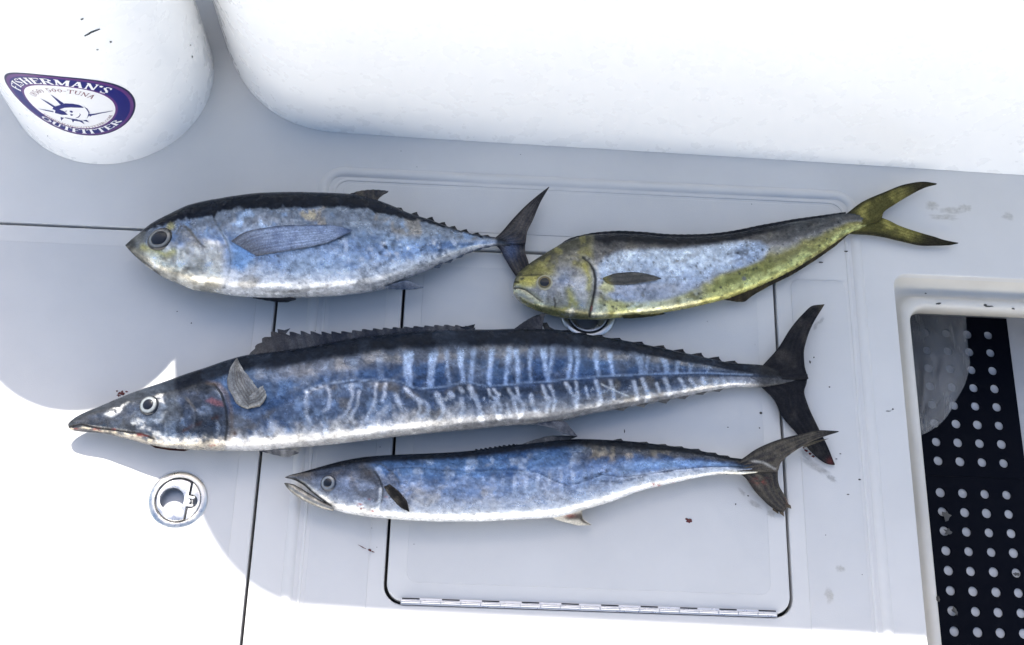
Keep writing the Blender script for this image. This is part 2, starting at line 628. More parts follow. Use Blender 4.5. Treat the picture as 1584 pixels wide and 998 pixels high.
        rib = np.sin(t_ * rays * 2 * math.pi)
        hh = th * .5 * (1 - .75 * (VV if ray_axis == 'u' else UU))
        top = W.copy(); top[..., 2] += hh + (depth * rib if ribs else 0)
        bot = W.copy(); bot[..., 2] -= hh - (depth * rib if ribs else 0)
        bot[..., 2] = np.maximum(bot[..., 2], .0008); top[..., 2] = np.maximum(top[..., 2], .0016)
        # ring of the closed shell: top row v 0..m-1 then bottom v m-1..0
        ring = np.concatenate([top, bot[:, ::-1]], 1)
        pt = Paint(np.concatenate([X, X[:, ::-1]], 1).ravel(), np.concatenate([Y, Y[:, ::-1]], 1).ravel(), None, (60, 60, 60))
        pt.u = np.concatenate([UU, UU[:, ::-1]], 1).ravel(); pt.v = np.concatenate([VV, VV[:, ::-1]], 1).ravel()
        pt.rib = np.concatenate([rib, rib[:, ::-1]], 1).ravel(); pt.m[:] = .3
        colf(pt)
        rgba = np.concatenate([np.clip(pt.c, .003, .8), np.clip(pt.m, 0, 1)[:, None]], 1)
        o, _ = grid_mesh(name, ring.reshape(-1, 3), n, 2 * m, True, M_fin, rgba, self.root)
        return self.shift(o)

    def blade(self, name, pts, z, col, th=.002, parent=None):
        """small flat fin cut from an outline (pixels); finlets, spurs"""
        pts = np.array(pts, float)
        c = pts.mean(0)
        area = sum(pts[i, 0] * pts[(i + 1) % len(pts), 1] - pts[(i + 1) % len(pts), 0] * pts[i, 1] for i in range(len(pts)))
        if area > 0: pts = pts[::-1]
        n = len(pts)
        z0 = np.full(n, z) if np.isscalar(z) else np.array(z)
        W = PV(pts[:, 0], pts[:, 1], z0); ctr = W.mean(0)
        vs = [tuple(W[i] + [0, 0, th * .2]) for i in range(n)] + [tuple(W[i] - [0, 0, th * .2]) for i in range(n)]
        vs += [tuple(ctr + [0, 0, th * .6]), tuple(ctr - [0, 0, th * .6])]
        vs = [(a, b, max(c_, .0008)) for a, b, c_ in vs]
        fs = []
        for i in range(n):
            j = (i + 1) % n
            fs += [(i, j, 2 * n), (n + j, n + i, 2 * n + 1), (j, i, n + i, n + j)]
        o = mesh_obj(name, vs, fs, M_fin, parent or self.root, False)
        k = pig(*col)
        rg = np.tile(np.r_[k, .2], (len(vs), 1)); rg[:, :3] *= rng.uniform(.7, 1.3, (len(vs), 1))
        set_attr(o.data, rg)
        return self.shift(o)

    def z_at(self, px):
        return float(self.zm((px - self.x0) / (self.x1 - self.x0)))

    def finlets(self, peaks, side, col, w=13, h_in=4, lean=.62):
        f = self.U if side > 0 else self.L
        for (x, y) in peaks:
            xa, xb = x - w * lean, x + w * (1 - lean)
            ins = h_in * (1 if side > 0 else -1)
            pts = [(xa, f(xa) + ins), (xa, f(xa) + ins * .1), (xa + (x - xa) * .6, f(xa) + (y - f(xa)) * .62), (x + 1, y), (x + 2, y + (f(x) - y) * .5), (xb, f(xb) + ins * .2), (xb, f(xb) + ins)]
            self.blade('finlet', [(float(a), float(b)) for a, b in pts], self.z_at(x), col)

# ================================================================== SETTING
HL = (-1.35, -0.95, -0.3113, 0.1085)                    # large left hatch
HC = (-0.1425, -0.3660, 0.3500, 0.1000)                 # centre hatch
OP = (0.5165, -0.62, 1.20, 0.0955)                      # open fish hold
GAP = .0036

deck = slab('deck', [(-2.6, -5.0), (2.2, -5.0), (2.2, 1.3), (-2.6, 1.3)],
            [rrect(HL[0] - GAP, HL[1] - GAP, HL[2] + GAP, HL[3] + GAP, .012),
             rrect(HC[0] - GAP, HC[1] - GAP, HC[2] + GAP, HC[3] + GAP, .024),
             rrect(*OP, .018)], 0.0, .03, .0022, M_deck)
tag(deck, kind='structure')

def deck_panel(x0, y0, x1, y1, r=.012, parent=deck, hole=None):
    return slab('nonskid_panel', rrect(x0, y0, x1, y1, r), hole or [], .0009, .0014, .0007, M_nonskid, parent)
deck_panel(-.240, -.60, -.166, .085)
deck_panel(-.235, .128, .445, .193)
deck_panel(.374, -.60, .449, .080)

# moulded spray ridge round the hatch field
rid = rrect(-.262, -.75, .469, .211, .026)
prof = [(-.0085, -.001), (-.0070, .0008), (-.0050, .0024), (-.0022, .0033), (.0008, .0033), (.0036, .0022), (.0058, .0007), (.0075, -.001)]
sweep('moulded_ridge', rid, prof, M_deck, deck, closed=True)
rid2 = rrect(-.247, -.75, .4545, .199, .02)
sweep('moulded_ridge', rid2, [(-.0030, -.001), (-.0014, .0011), (.0014, .0011), (.0030, -.001)], M_deck, deck, closed=True)

def loft(name, rings, mat, parent=None):
    n = len(rings[0][0]); vs = []; fs = []
    for lp, z in rings: vs += [(x, y, z) for x, y in lp]
    for k in range(len(rings) - 1):
        for i in range(n):
            j = (i + 1) % n
            fs.append((k * n + i, k * n + j, (k + 1) * n + j, (k + 1) * n + i))
    o = mesh_obj(name, vs, fs, mat, parent)
    bm = bmesh.new(); bm.from_mesh(o.data); bmesh.ops.recalc_face_normals(bm, faces=bm.faces); bm.to_mesh(o.data); bm.free()
    return o
def opr(ins, r): return rrect(OP[0] + ins, OP[1] + ins, OP[2] - ins, OP[3] - ins, r, 10)
loft('hold_rim', [(opr(a, r), z) for a, z, r in (
    (-.0008, -.0045, .018), (.0006, -.018, .018), (.0016, -.032, .019), (.004, -.0395, .020), (.008, -.0425, .021), (.0125, -.0425, .022),
    (.0150, -.0405, .022), (.0175, -.0360, .023), (.0205, -.0335, .024), (.0245, -.0330, .025), (.0285, -.0338, .025), (.0310, -.0365, .024),
    (.0322, -.0410, .023), (.0325, -.0600, .023), (.0290, -.0605, .023))], M_cream, deck)

# fish hold below the opening
hx0, hy0, hx1, hy1, hz0, hz1 = .44, -.90, 1.35, .26, -.2065, -.0615
vs = [(hx0, hy0, hz0), (hx1, hy0, hz0), (hx1, hy1, hz0), (hx0, hy1, hz0), (hx0, hy0, hz1), (hx1, hy0, hz1), (hx1, hy1, hz1), (hx0, hy1, hz1)]
hold = mesh_obj('fish_hold', vs, [(0, 1, 2, 3), (0, 4, 5, 1), (1, 5, 6, 2), (2, 6, 7, 3), (3, 7, 4, 0)], M_hold, None, False)
tag(hold, kind='structure')

# ------------------------------------------------------------------ hatches, latches, hinge
def rot_loop(loop, c, ang):
    ca, sa = math.cos(ang), math.sin(ang)
    return [(c[0] + x * ca - y * sa, c[1] + x * sa + y * ca) for x, y in loop]

def pull_latch(c, ang, parent):
    z0 = .0002
    fl = lathe('pull_latch', (c[0], c[1], z0), [(.0362, -.001), (.0360, .0004), (.0350, .0013), (.0325, .0025), (.0300, .0030), (.0288, .0029), (.0281, .0022), (.0278, .0008), (.0276, -.0125)], M_steel, parent)
    lathe('latch_cup', (c[0], c[1], z0), [(.0276, -.0124), (.0001, -.0124)], M_cup, fl)
    # D-shaped pull with a finger hole, cut straight on one side and ending in two hinge lugs
    R, cut = .0258, .0118
    a = math.acos(cut / R)
    D = [(R * math.cos(t), R * math.sin(t)) for t in np.linspace(a, 2 * math.pi - a, 44)]
    D += [(cut, -.0066), (.0200, -.0066), (.0200, -.0034), (cut + .0012, -.0034), (cut + .0012, .0034), (.0200, .0034), (.0200, .0066), (cut, .0066)]
    slab('latch_pull', rot_loop(D, c, ang), [rot_loop(circle(-.0072, 0, .0145, 40), c, ang)], .0030, .0058, .0009, M_cast, fl)
    # fixed side plate with a round clearance for the lugs
    cut2 = .0142; R2 = .0275
    a2 = math.acos(cut2 / R2)
    Pl = [(R2 * math.cos(t), R2 * math.sin(t)) for t in np.linspace(-a2, a2, 20)]
    arc = [(.0155 + .0086 * math.cos(t), .0086 * math.sin(t)) for t in np.linspace(math.radians(98), math.radians(-98), 16)]
    slab('latch_plate', rot_loop(Pl + arc, c, ang), [], .0027, .012, .0007, M_steel, fl)
    pin = [(.0130 + .0028 * math.cos(t), .0029 * math.sin(t)) for t in np.linspace(0, 2 * math.pi, 16, endpoint=False)]
    extrude_loop('latch_pin', rot_loop(pin, c, ang), -.006, .0022, M_cast, fl, .0012)
    return fl

def hatch(box, r, label, latch_c, latch_ang, inset):
    root = empty('deck_hatch', ((box[0] + box[2]) / 2, (box[1] + box[3]) / 2, 0), label, 'hatch')
    hole = circle(latch_c[0], latch_c[1], .0279, 40)
    slab('lid', rrect(*box, r), [hole], .0003, .018, .0022, M_deck, root)
    deck_panel(box[0] + inset, box[1] + inset, box[2] - inset, box[3] - inset, .014, root, [circle(latch_c[0], latch_c[1], .0375, 40)])
    extrude_loop('gasket', rrect(box[0] - .012, box[1] - .012, box[2] + .012, box[3] + .012, r), -.029, -.0185, M_gasket, root)
    pull_latch(latch_c, latch_ang, root)
    return root

c1 = P(275.5, 774)
hatch(HL, .010, 'large white deck hatch with its round steel latch in the sun, left', (c1[0], c1[1]), math.radians(-5), .024)
c2 = P(909.5, 486)
hc = hatch(HC, .022, 'white deck hatch in the centre with a piano hinge and rounded corners', (c2[0], c2[1]), math.radians(80), .023)

hx = np.linspace(-.1245, .3325, 20)
yh = -.3660
leaf = extrude_loop('hinge', [(hx[0], yh - .0036), (hx[-1], yh - .0036), (hx[-1], yh + .0044), (hx[0], yh + .0044)], -.002, .0016, M_cast, hc, .0003)
kn0 = None
for k in range(len(hx) - 1):
    xa, xb = hx[k] + .0004, hx[k + 1] - .0004
    if kn0 is None:
        bm = bmesh.new(); L = xb - xa
        rings = []
        for (x, rr) in ((0, .0016), (.0004, .0020), (L - .0004, .0020), (L, .0016)):
            rings.append([bm.verts.new((x, rr * math.cos(t), .0022 + rr * math.sin(t))) for t in np.linspace(0, 2 * math.pi, 12, endpoint=False)])
        for a_, b_ in zip(rings[:-1], rings[1:]):
            for i in range(12): bm.faces.new((a_[i], a_[(i + 1) % 12], b_[(i + 1) % 12], b_[i]))
        bm.faces.new(rings[0]); bm.faces.new(rings[-1])
        kn0 = bm_obj('knuckle', bm, M_cast, leaf)
        shade_auto(kn0, 40); o = kn0
    else:
        o = kn0.copy(); S.collection.objects.link(o); o.parent = leaf
    o.location = Vector((xa, yh, 0)) - Vector(world_loc(leaf))
    # black strip beside every other knuckle paints in the shade of a slot
    if k % 2 == 0:
        extrude_loop('hinge_slot_shade', [(xa + .001, yh + .0028), (xb - .001, yh + .0028), (xb - .001, yh + .0043), (xa + .001, yh + .0043)], .0008, .0018, M_gasket, leaf)

# ------------------------------------------------------------------ bulkhead and column
TAN = math.tan(SUN_EL)
bul = [(-.470, 1.2), (-.470, .62)]
bul += [(-.444, .479), (-.426, .425), (-.405, .375), (-.387, .345), (-.366, .319), (-.345, .301), (-.322, .287), (-.297, .278), (-.268, .272), (-.18, .2695), (-.09, .268), (.18, .2645), (.45, .2605), (.72, .2560), (1.7, .2400), (1.7, 1.2)]
bx, by = np.array(bul[1:-2]).T
tt = np.r_[0, np.cumsum(np.hypot(np.diff(bx), np.diff(by)))]
ts = np.linspace(0, tt[-1], 70)
crv = list(zip(pchip(tt, bx)(ts), pchip(tt, by)(ts)))
bulk = extrude_loop('bulkhead', [(-2.6, 1.2), (-2.6, .78), (-.58, .78), (-.525, .762), (-.488, .715)] + crv + bul[-2:], 0.0006, .668 * TAN, M_white, None, .035)  # left wing is out of view, added to shade the deck beside the column
tag(bulk, 'tall glossy white moulded bulkhead with a rounded corner along the back of the deck', 'bulkhead')


# unseen white coaming behind the camera, added to bounce sunlight onto deck and bulkhead
coam = extrude_loop('bounce_coaming', rrect(-2.5, -2.05, 2.1, -1.80, .06), .0006, .95, M_white, None, .03)
tag(coam, kind='structure')

PC, PR = (-.5696, .3449), .1407
colm = empty('fiberglass_column', (PC[0], PC[1], 0), 'round white fibreglass column with an oval navy and white sticker', 'column')
pts = circle(PC[0], PC[1], PR, 128)
extrude_loop('column_shell', pts, .0006, .362 * TAN, M_white, colm, .02)

# sticker: everything is laid out on the unrolled column wall (u along the wall, v up) and wrapped round it
def wall_uv(px, py):
    d = ROT @ np.array([px - IW / 2, -(py - IH / 2), -FOC]); o = CAM
    a = d[0]**2 + d[1]**2; b = 2 * (d[0] * (o[0] - PC[0]) + d[1] * (o[1] - PC[1])); c = (o[0] - PC[0])**2 + (o[1] - PC[1])**2 - PR**2
    t = (-b - math.sqrt(max(b * b - 4 * a * c, 0))) / (2 * a)
    w = o + t * d
    an = math.atan2(w[1] - PC[1], w[0] - PC[0]) + math.pi / 2
    return an * PR, w[2]
def wrap(u, v, off):
    an = u / PR - math.pi / 2
    return (PC[0] + (PR + off) * math.cos(an), PC[1] + (PR + off) * math.sin(an), v)

def ellipse_fit(pxs):
    q = np.array([wall_uv(*p) for p in pxs]); m = q.mean(0); x, y = ((q - m) / .05).T
    A = np.stack([x * x, x * y, y * y, x, y], 1)
    k = np.linalg.lstsq(A, np.ones(len(x)), rcond=None)[0]
    M = np.array([[k[0], k[1] / 2], [k[1] / 2, k[2]]])
    cen = -np.linalg.solve(M, k[3:5]) / 2
    s = 1 + cen @ M @ cen
    w, V = np.linalg.eigh(M / s)
    T = V @ np.diag(1 / np.sqrt(w)) @ V.T                 # symmetric root: angles stay close to the page's
    return m + .05 * cen, .05 * T
E_out = ellipse_fit([(5, 128), (30, 118), (65, 117), (100, 117), (135, 120), (160, 125), (190, 140), (206, 165), (190, 195), (170, 207), (150, 211), (125, 208), (100, 200), (50, 170), (20, 145)])
E_in = ellipse_fit([(35, 143), (60, 134), (95, 133), (140, 139), (165, 152), (178, 168), (172, 183), (140, 199), (100, 192), (60, 170)])
def ring_uv(phi, t):
    e = np.array([math.cos(phi), math.sin(phi)])
    return (E_out[0] + E_out[1] @ e) * (1 - t) + (E_in[0] + E_in[1] @ e) * t

def print_mat(name, c):
    return principled(name, tuple(np.clip(srgb(c) / 1.0, .004, .8)), .35)[0]
M_navy = print_mat('navy_print', (26, 28, 104)); M_purple = print_mat('purple_print', (92, 52, 112))
M_edge = print_mat('dark_print_edge', (34, 38, 70)); M_paper = print_mat('white_vinyl', (232, 232, 232)); M_maroon = print_mat('maroon_print', (120, 70, 80))
M_black = print_mat('black_scuff', (40, 42, 48))

def band(name, t0, t1, off, mat, parent):
    n = 96; k = 8; vs = []; fs = []
    for i in range(n):
        for j in range(k + 1):
            if t1 is None:
                c = E_in[0]; p = ring_uv(2 * math.pi * i / n, 1.0); p = p * (1 - j / k) + c * j / k
            else:
                p = ring_uv(2 * math.pi * i / n, t0 + (t1 - t0) * j / k)
            vs.append(wrap(p[0], p[1], off))
    for i in range(n):
        i2 = (i + 1) % n
        for j in range(k): fs.append((i * (k + 1) + j, i2 * (k + 1) + j, i2 * (k + 1) + j + 1, i * (k + 1) + j + 1))
    return mesh_obj(name, vs, fs, mat, parent)

def uv_polys(name, polys, off, mat, parent, cell=.005):
    """flat print: polygons in wall coordinates, cut fine enough to follow the curve"""
    bm = bmesh.new()
    for pl in polys:
        vs = [bm.verts.new((u, v, 0)) for u, v in pl]
        try:
            es = [bm.edges.new((vs[i], vs[(i + 1) % len(vs)])) for i in range(len(vs))]
        except ValueError:
            continue
        bmesh.ops.triangle_fill(bm, use_beauty=True, edges=es)
    for _ in range(5):
        lg = [e for e in bm.edges if e.calc_length() > cell]
        if not lg: break
        bmesh.ops.subdivide_edges(bm, edges=lg, cuts=1)
    bmesh.ops.triangulate(bm, faces=bm.faces)
    for v in bm.verts: v.co = wrap(v.co.x, v.co.y, off)
    me = bpy.data.meshes.new(name); bm.to_mesh(me); bm.free(); me.materials.append(mat)
    return link(bpy.data.objects.new(name, me), parent)

decal = band('sticker', 0.0, .10, .0004, M_edge, colm)
band('sticker_band', .10, .27, .0004, M_purple, decal)
band('sticker_band', .27, .88, .0004, M_navy, decal)
band('sticker_band', .88, 1.0, .0004, M_purple, decal)
band('sticker_centre', 0, None, .0004, M_paper, decal)

GLY = {  # serif capitals: strokes (thick flag, points) in a unit-high box
    'F': (.62, [(1, [(.12, 0), (.12, 1)]), (0, [(.12, 1), (.6, 1), (.6, .82)]), (0, [(.12, .52), (.46, .52)]), (0, [(0, 0), (.28, 0)])]),
    'I': (.34, [(1, [(.17, 0), (.17, 1)]), (0, [(0, 0), (.34, 0)]), (0, [(0, 1), (.34, 1)])]),
    'S': (.56, [(0, [(.5, .8), (.5, 1), (.28, 1), (.1, .9)]), (1, [(.1, .82), (.14, .64), (.42, .42), (.46, .22)]), (0, [(.44, .08), (.26, 0), (.06, 0), (.05, .22)])]),
    'H': (.76, [(1, [(.14, 0), (.14, 1)]), (1, [(.62, 0), (.62, 1)]), (0, [(.14, .52), (.62, .52)]), (0, [(0, 0), (.28, 0)]), (0, [(.48, 0), (.76, 0)]), (0, [(0, 1), (.28, 1)]), (0, [(.48, 1), (.76, 1)])]),
    'E': (.62, [(1, [(.13, 0), (.13, 1)]), (0, [(.0, 1), (.58, 1), (.58, .82)]), (0, [(.13, .52), (.46, .52)]), (0, [(.0, 0), (.6, 0), (.6, .2)])]),
    'R': (.72, [(1, [(.13, 0), (.13, 1)]), (0, [(0, 1), (.4, 1), (.54, .9)]), (1, [(.54, .86), (.54, .64)]), (0, [(.52, .56), (.4, .5), (.13, .5)]), (1, [(.36, .48), (.66, .02)]), (0, [(0, 0), (.28, 0)]), (0, [(.56, 0), (.74, 0)])]),
    'M': (.92, [(0, [(.12, 0), (.12, 1)]), (1, [(.14, 1), (.44, .1)]), (0, [(.44, .05), (.74, 1)]), (1, [(.78, 0), (.78, 1)]), (0, [(0, 0), (.24, 0)]), (0, [(.64, 0), (.92, 0)]), (0, [(0, 1), (.18, 1)]), (0, [(.72, 1), (.92, 1)])]),
    'A': (.76, [(0, [(.1, 0), (.36, 1)]), (1, [(.38, 1), (.64, 0)]), (0, [(.2, .34), (.54, .34)]), (0, [(0, 0), (.22, 0)]), (0, [(.5, 0), (.78, 0)])]),
    'N': (.78, [(0, [(.12, 0), (.12, 1)]), (1, [(.12, .98), (.64, .04)]), (0, [(.66, 0), (.66, 1)]), (0, [(0, 0), (.24, 0)]), (0, [(.54, 1), (.78, 1)]), (0, [(0, 1), (.14, 1)])]),
    "'": (.20, [(1, [(.1, .98), (.06, .72)])]),
    'O': (.76, [(1, [(.08, .3), (.08, .7)]), (0, [(.1, .74), (.24, .96), (.5, .96), (.66, .74)]), (1, [(.68, .7), (.68, .3)]), (0, [(.66, .26), (.5, .03), (.24, .03), (.1, .26)])]),
    'U': (.74, [(1, [(.14, 1), (.14, .24)]), (0, [(.16, .2), (.28, .02), (.48, .02), (.6, .2), (.6, 1)]), (0, [(0, 1), (.28, 1)]), (0, [(.48, 1), (.74, 1)])]),
    'T': (.66, [(1, [(.33, 0), (.33, 1)]), (0, [(.02, .8), (.02, 1), (.64, 1), (.64, .8)]), (0, [(.19, 0), (.47, 0)])]),
    'C': (.68, [(0, [(.62, .76), (.5, .97), (.28, .97), (.12, .74)]), (1, [(.09, .7), (.09, .3)]), (0, [(.12, .26), (.28, .03), (.5, .03), (.64, .22)])]),
    '5': (.54, [(0, [(.48, 1), (.12, 1), (.1, .56), (.3, .6)]), (1, [(.36, .58), (.46, .4), (.42, .12)]), (0, [(.38, .06), (.22, 0), (.05, .08)])]),
    '0': (.56, [(1, [(.1, .3), (.1, .7)]), (0, [(.12, .76), (.28, .97), (.44, .76)]), (1, [(.46, .7), (.46, .3)]), (0, [(.44, .24), (.28, .03), (.12, .24)])]),
    '8': (.54, [(0, [(.27, .52), (.1, .66), (.12, .9), (.27, .98), (.42, .9), (.44, .66), (.27, .52)]), (0, [(.27, .52), (.06, .34), (.1, .08), (.27, .02), (.44, .08), (.48, .34), (.27, .52)])]),
    '(': (.30, [(0, [(.26, 1.05), (.1, .75), (.1, .25), (.26, -.05)])]),
    ')': (.30, [(0, [(.04, 1.05), (.2, .75), (.2, .25), (.04, -.05)])]),
    '-': (.36, [(0, [(.03, .42), (.33, .42)])]),
    ' ': (.30, []), '.': (.22, [(1, [(.08, 0), (.08, .12)])]),
}
def arc_text(name, text, pa, pb, t, height, mat, flip, off, thick=.2, thin=.1, squeeze=1.0):
    """lettering set along the ring between the directions of pixels pa and pb; flip=True: feet towards the rim"""
    def phi_of(p):
        w = np.array(wall_uv(*p)); best = min(np.linspace(0, 2 * math.pi, 720), key=lambda f: np.hypot(*(ring_uv(f, t) - w)))
        return best
    fa, fb = phi_of(pa), phi_of(pb)
    if not flip and fb > fa: fb -= 2 * math.pi
    if flip and fb < fa: fb += 2 * math.pi
    fs = np.linspace(fa, fb, 200); pts = np.array([ring_uv(f, t) for f in fs])
    s = np.r_[0, np.cumsum(np.hypot(*np.diff(pts, axis=0).T))]
    gap = .10
    tot = sum(GLY[c][0] + gap for c in text) - gap
    kx = s[-1] / tot; polys = []; x = 0
    def at(lx, ly):
        q = np.clip(lx * kx, 0, s[-1])
        p = np.array([np.interp(q, s, pts[:, 0]), np.interp(q, s, pts[:, 1])])
        p2 = np.array([np.interp(min(q + 1e-3, s[-1]), s, pts[:, 0]), np.interp(min(q + 1e-3, s[-1]), s, pts[:, 1])])
        p1 = np.array([np.interp(max(q - 1e-3, 0), s, pts[:, 0]), np.interp(max(q - 1e-3, 0), s, pts[:, 1])])
        d = p2 - p1; d /= np.hypot(*d); nrm = np.array([-d[1], d[0]])
        return p + nrm * (ly - .5) * height
    for ch in text:
        w, st = GLY[ch]
        for th, pl in st:
            hw = (thick if th else thin) / 2
            for (ax, ay), (bx_, by_) in zip(pl[:-1], pl[1:]):
                L = math.hypot(bx_ - ax, by_ - ay)
                if L < 1e-6: continue
                nx, ny = -(by_ - ay) / L * hw, (bx_ - ax) / L * hw
                polys.append([at(x + ax + nx, ay + ny), at(x + bx_ + nx, by_ + ny), at(x + bx_ - nx, by_ - ny), at(x + ax - nx, ay - ny)])
        x += w + gap
    return uv_polys(name, polys, off, mat, decal)
bw = float(np.mean([np.hypot(*(ring_uv(f, .27) - ring_uv(f, .88))) for f in np.linspace(.8, 2.3, 9)]))
arc_text('lettering', "FISHERMAN'S", (17, 132), (171, 139), .60, bw * .80, M_paper, False, .0008)
bw2 = float(np.mean([np.hypot(*(ring_uv(f, .27) - ring_uv(f, .88))) for f in np.linspace(4.0, 5.5, 9)]))
arc_text('lettering', "OUTFITTER", (64, 180), (189, 186), .60, bw2 * .80, M_paper, True, .0008)
arc_text('lettering', "(850) 500-TUNA", (44, 144), (149, 148), 1.42, bw * .55, M_maroon, False, .0008, .13, .07)
arc_text('lettering', "FISHERMANSOUTFITTER.COM", (62, 176), (173, 178), 1.15, bw * .26, M_maroon, True, .0008, .12, .08)

def px_poly(pts): return [wall_uv(*p) for p in pts]
emb = [
    [(78, 145), (84, 149), (99, 159.5), (94, 161.5)], [(62, 151), (74, 157), (86, 164.5), (83.5, 166)], [(58, 167), (70, 169.2), (83, 171.6), (83, 173)],
    [(83, 165), (92, 162), (101, 159.3), (113, 160), (124, 162.5), (130, 166), (122, 166), (110, 165.5), (100, 166), (92, 168.5), (100, 172), (105, 177), (96, 177), (85, 174), (86, 170), (81, 168)],
    [(130, 164), (135, 167.5), (138.5, 173), (138, 178), (134, 183), (136, 178), (137, 174), (134, 169)],
    [(137, 175.5), (141, 176), (156, 173.6), (174, 170.4), (174, 171), (156, 174.8), (142, 178), (139, 180)],
    [(94, 180.5), (99, 181.5), (95, 186)], [(111, 184.5), (113, 189), (115, 186), (124, 187.5), (131, 191.5), (127, 186), (120, 185)], [(128, 186), (134, 185), (138, 188.5), (132, 187)],
    [(101, 171), (104, 170.4), (104, 171.4), (101, 172)], [(108, 170.6), (112, 170.8), (113, 173), (111, 174), (108, 172)], [(109, 176), (113, 176.4), (112, 178.6), (109, 178)],
    [(123, 174), (125, 177), (122, 181), (117, 182), (121, 180), (123.6, 177)],
    [(101, 181), (110, 183), (120, 184), (120, 184.6), (108, 183.8), (100, 181.6)]]
uv_polys('fish_emblem', [px_poly(p) for p in emb], .0008, M_navy, decal)
scuffs = [[(130, 55), (136, 51.5), (139, 49), (146, 46.5), (154, 44), (155, 45), (147, 48.5), (141, 51), (137, 53.5), (131, 56.2)],
          [(124, 29.5), (127, 28), (130, 28.5), (126, 31)], [(169, 64), (172, 63.2), (173, 65), (170, 66)], [(148, 76.5), (153, 75.5), (151, 77.6)],
          [(296, 86), (298, 86), (298, 89.5), (296, 89)], [(293, 69), (295, 69), (295, 71), (293, 70.5)], [(73, 209), (75, 209.6), (74, 211)]]
uv_polys('scuff_marks', [px_poly(p) for p in scuffs], .0006, M_black, colm)

# ------------------------------------------------------------------ rubber mats and the bag in the hold
def rubber_mat(x1, ytop, cols, rows, dx, dy, mt, mr, mb, label, tab=None):
    x0 = x1 - mr - (cols - 1) * dx - .03
    y0 = ytop - mt - (rows - 1) * dy - mb
    loop = [(x0, y0), (x1, y0), (x1, ytop)]
    if tab: loop += [(tab + .016 * math.cos(t), ytop + .014 * math.sin(t) + (.008 if 0 < t < math.pi else 0)) for t in np.linspace(0, math.pi, 12)]
    loop += [(x0, ytop)]
    holes = [circle(x1 - mr - c * dx + random.uniform(-.0004, .0004), ytop - mt - r * dy, .0068 * random.uniform(.96, 1.04), 18) for c in range(cols) for r in range(rows)]
    o = slab('rubber_mat', loop, holes, -.2030, .0032, .0006, M_rubber)
    return tag(o, label, 'mat', 'perforated mats in the hold')
rubber_mat(.7640, .1205, 8, 8, .0325, .02855, .0285, .0312, .0225, 'black perforated rubber mat in the hold, the one partly under the plastic bag')
rubber_mat(.7625, -.1306, 8, 11, .0325, .02800, .0245, .0312, .0225, 'black perforated rubber mat in the hold, the front one with grimy holes')

def plastic_bag():
    ys = np.linspace(468, 671, 64)
    R = pchip([462, 478, 500, 530, 560, 590, 620, 640, 655, 668, 672], [1490, 1497, 1499, 1501, 1504, 1497, 1481, 1470, 1456, 1434, 1424])
    Lf = pchip([462, 500, 560, 620, 672], [1376, 1376, 1384, 1396, 1412])
    m = 46; vt = []
    for lay in (0, 1):
        for y in ys:
            for j in range(m):
                t = j / (m - 1)
                x = float(Lf(y)) * (1 - t) + float(R(y)) * t
                X, Y = np.array([x]), np.array([y])
                edge = math.sin(math.pi * t) ** .6 * (math.sin(math.pi * (y - 466) / 207) ** .5 if 466 < y < 673 else 0)
                a = math.atan2(y - 668, x - 1415)
                fold = abs(float(fbm(np.array([a * 40.]), np.array([math.hypot(x - 1415, y - 668) * .06]), 9, 13)[0]) - .5) * .030 * smooth(520, 600, np.array(y))
                ridge = abs(float(fbm(X * .7 + Y * .5, Y - X, 34, 5)[0]) - .5) * .014 + abs(float(fbm(X, Y * 1.6, 15, 8)[0]) - .5) * .003
                z = -.196 + (edge * (.030 + .030 * (1 - t)) + (ridge + float(fold)) * min(1, edge * 2) if lay == 0 else 0.0) + (.002 if lay == 0 else 0)
                w = P(x, y, -.185)
                vt.append((w[0], w[1], z))
    n = len(ys); fs = []
    for i in range(n - 1):
        for j in range(m - 1):
            q = (i * m + j, i * m + j + 1, (i + 1) * m + j + 1, (i + 1) * m + j)
            fs.append(q); fs.append(tuple(k + n * m for k in reversed(q)))
    mt = bpy.data.materials.new('clear_plastic'); mt.use_nodes = True
    nt = mt.node_tree; b = nt.nodes['Principled BSDF']; out = nt.nodes['Material Output']
    b.inputs['Base Color'].default_value = (.42, .42, .42, 1); b.inputs['Roughness'].default_value = .18; b.inputs['Alpha'].default_value = .34
    n_ = noise_node(nt, 16.0, 7.0, .7)
    mp = nd(nt, 'ShaderNodeMapping'); mp.inputs['Rotation'].default_value = (0, 0, .55); mp.inputs['Scale'].default_value = (2.6, .45, 1)
    nt.links.new(nt.nodes['Texture Coordinate'].outputs['Object'], mp.inputs['Vector']); nt.links.new(mp.outputs[0], n_.inputs['Vector'])
    rr = ramp(nt, n_.outputs[0], [(.38, (.28,) * 3), (.56, (.40,) * 3), (.66, (.72,) * 3)])  # denser streaks stand in for highlights on the creases
    nt.links.new(rr.outputs[0], b.inputs['Alpha'])
    n2 = noise_node(nt, 45.0, 6.0, .6); bump(nt, b, n2.outputs[0], .4, .004)
    o = mesh_obj('plastic_bag', vt, fs, mt)
    return tag(o, 'crumpled clear plastic bag lying on the black mat in the hold', 'bag')
plastic_bag()

# ================================================================== FISH
const = lambda v: (lambda u: np.full(np.shape(u), float(v)))
lin = lambda a, b: (lambda u: a + (b - a) * np.asarray(u))

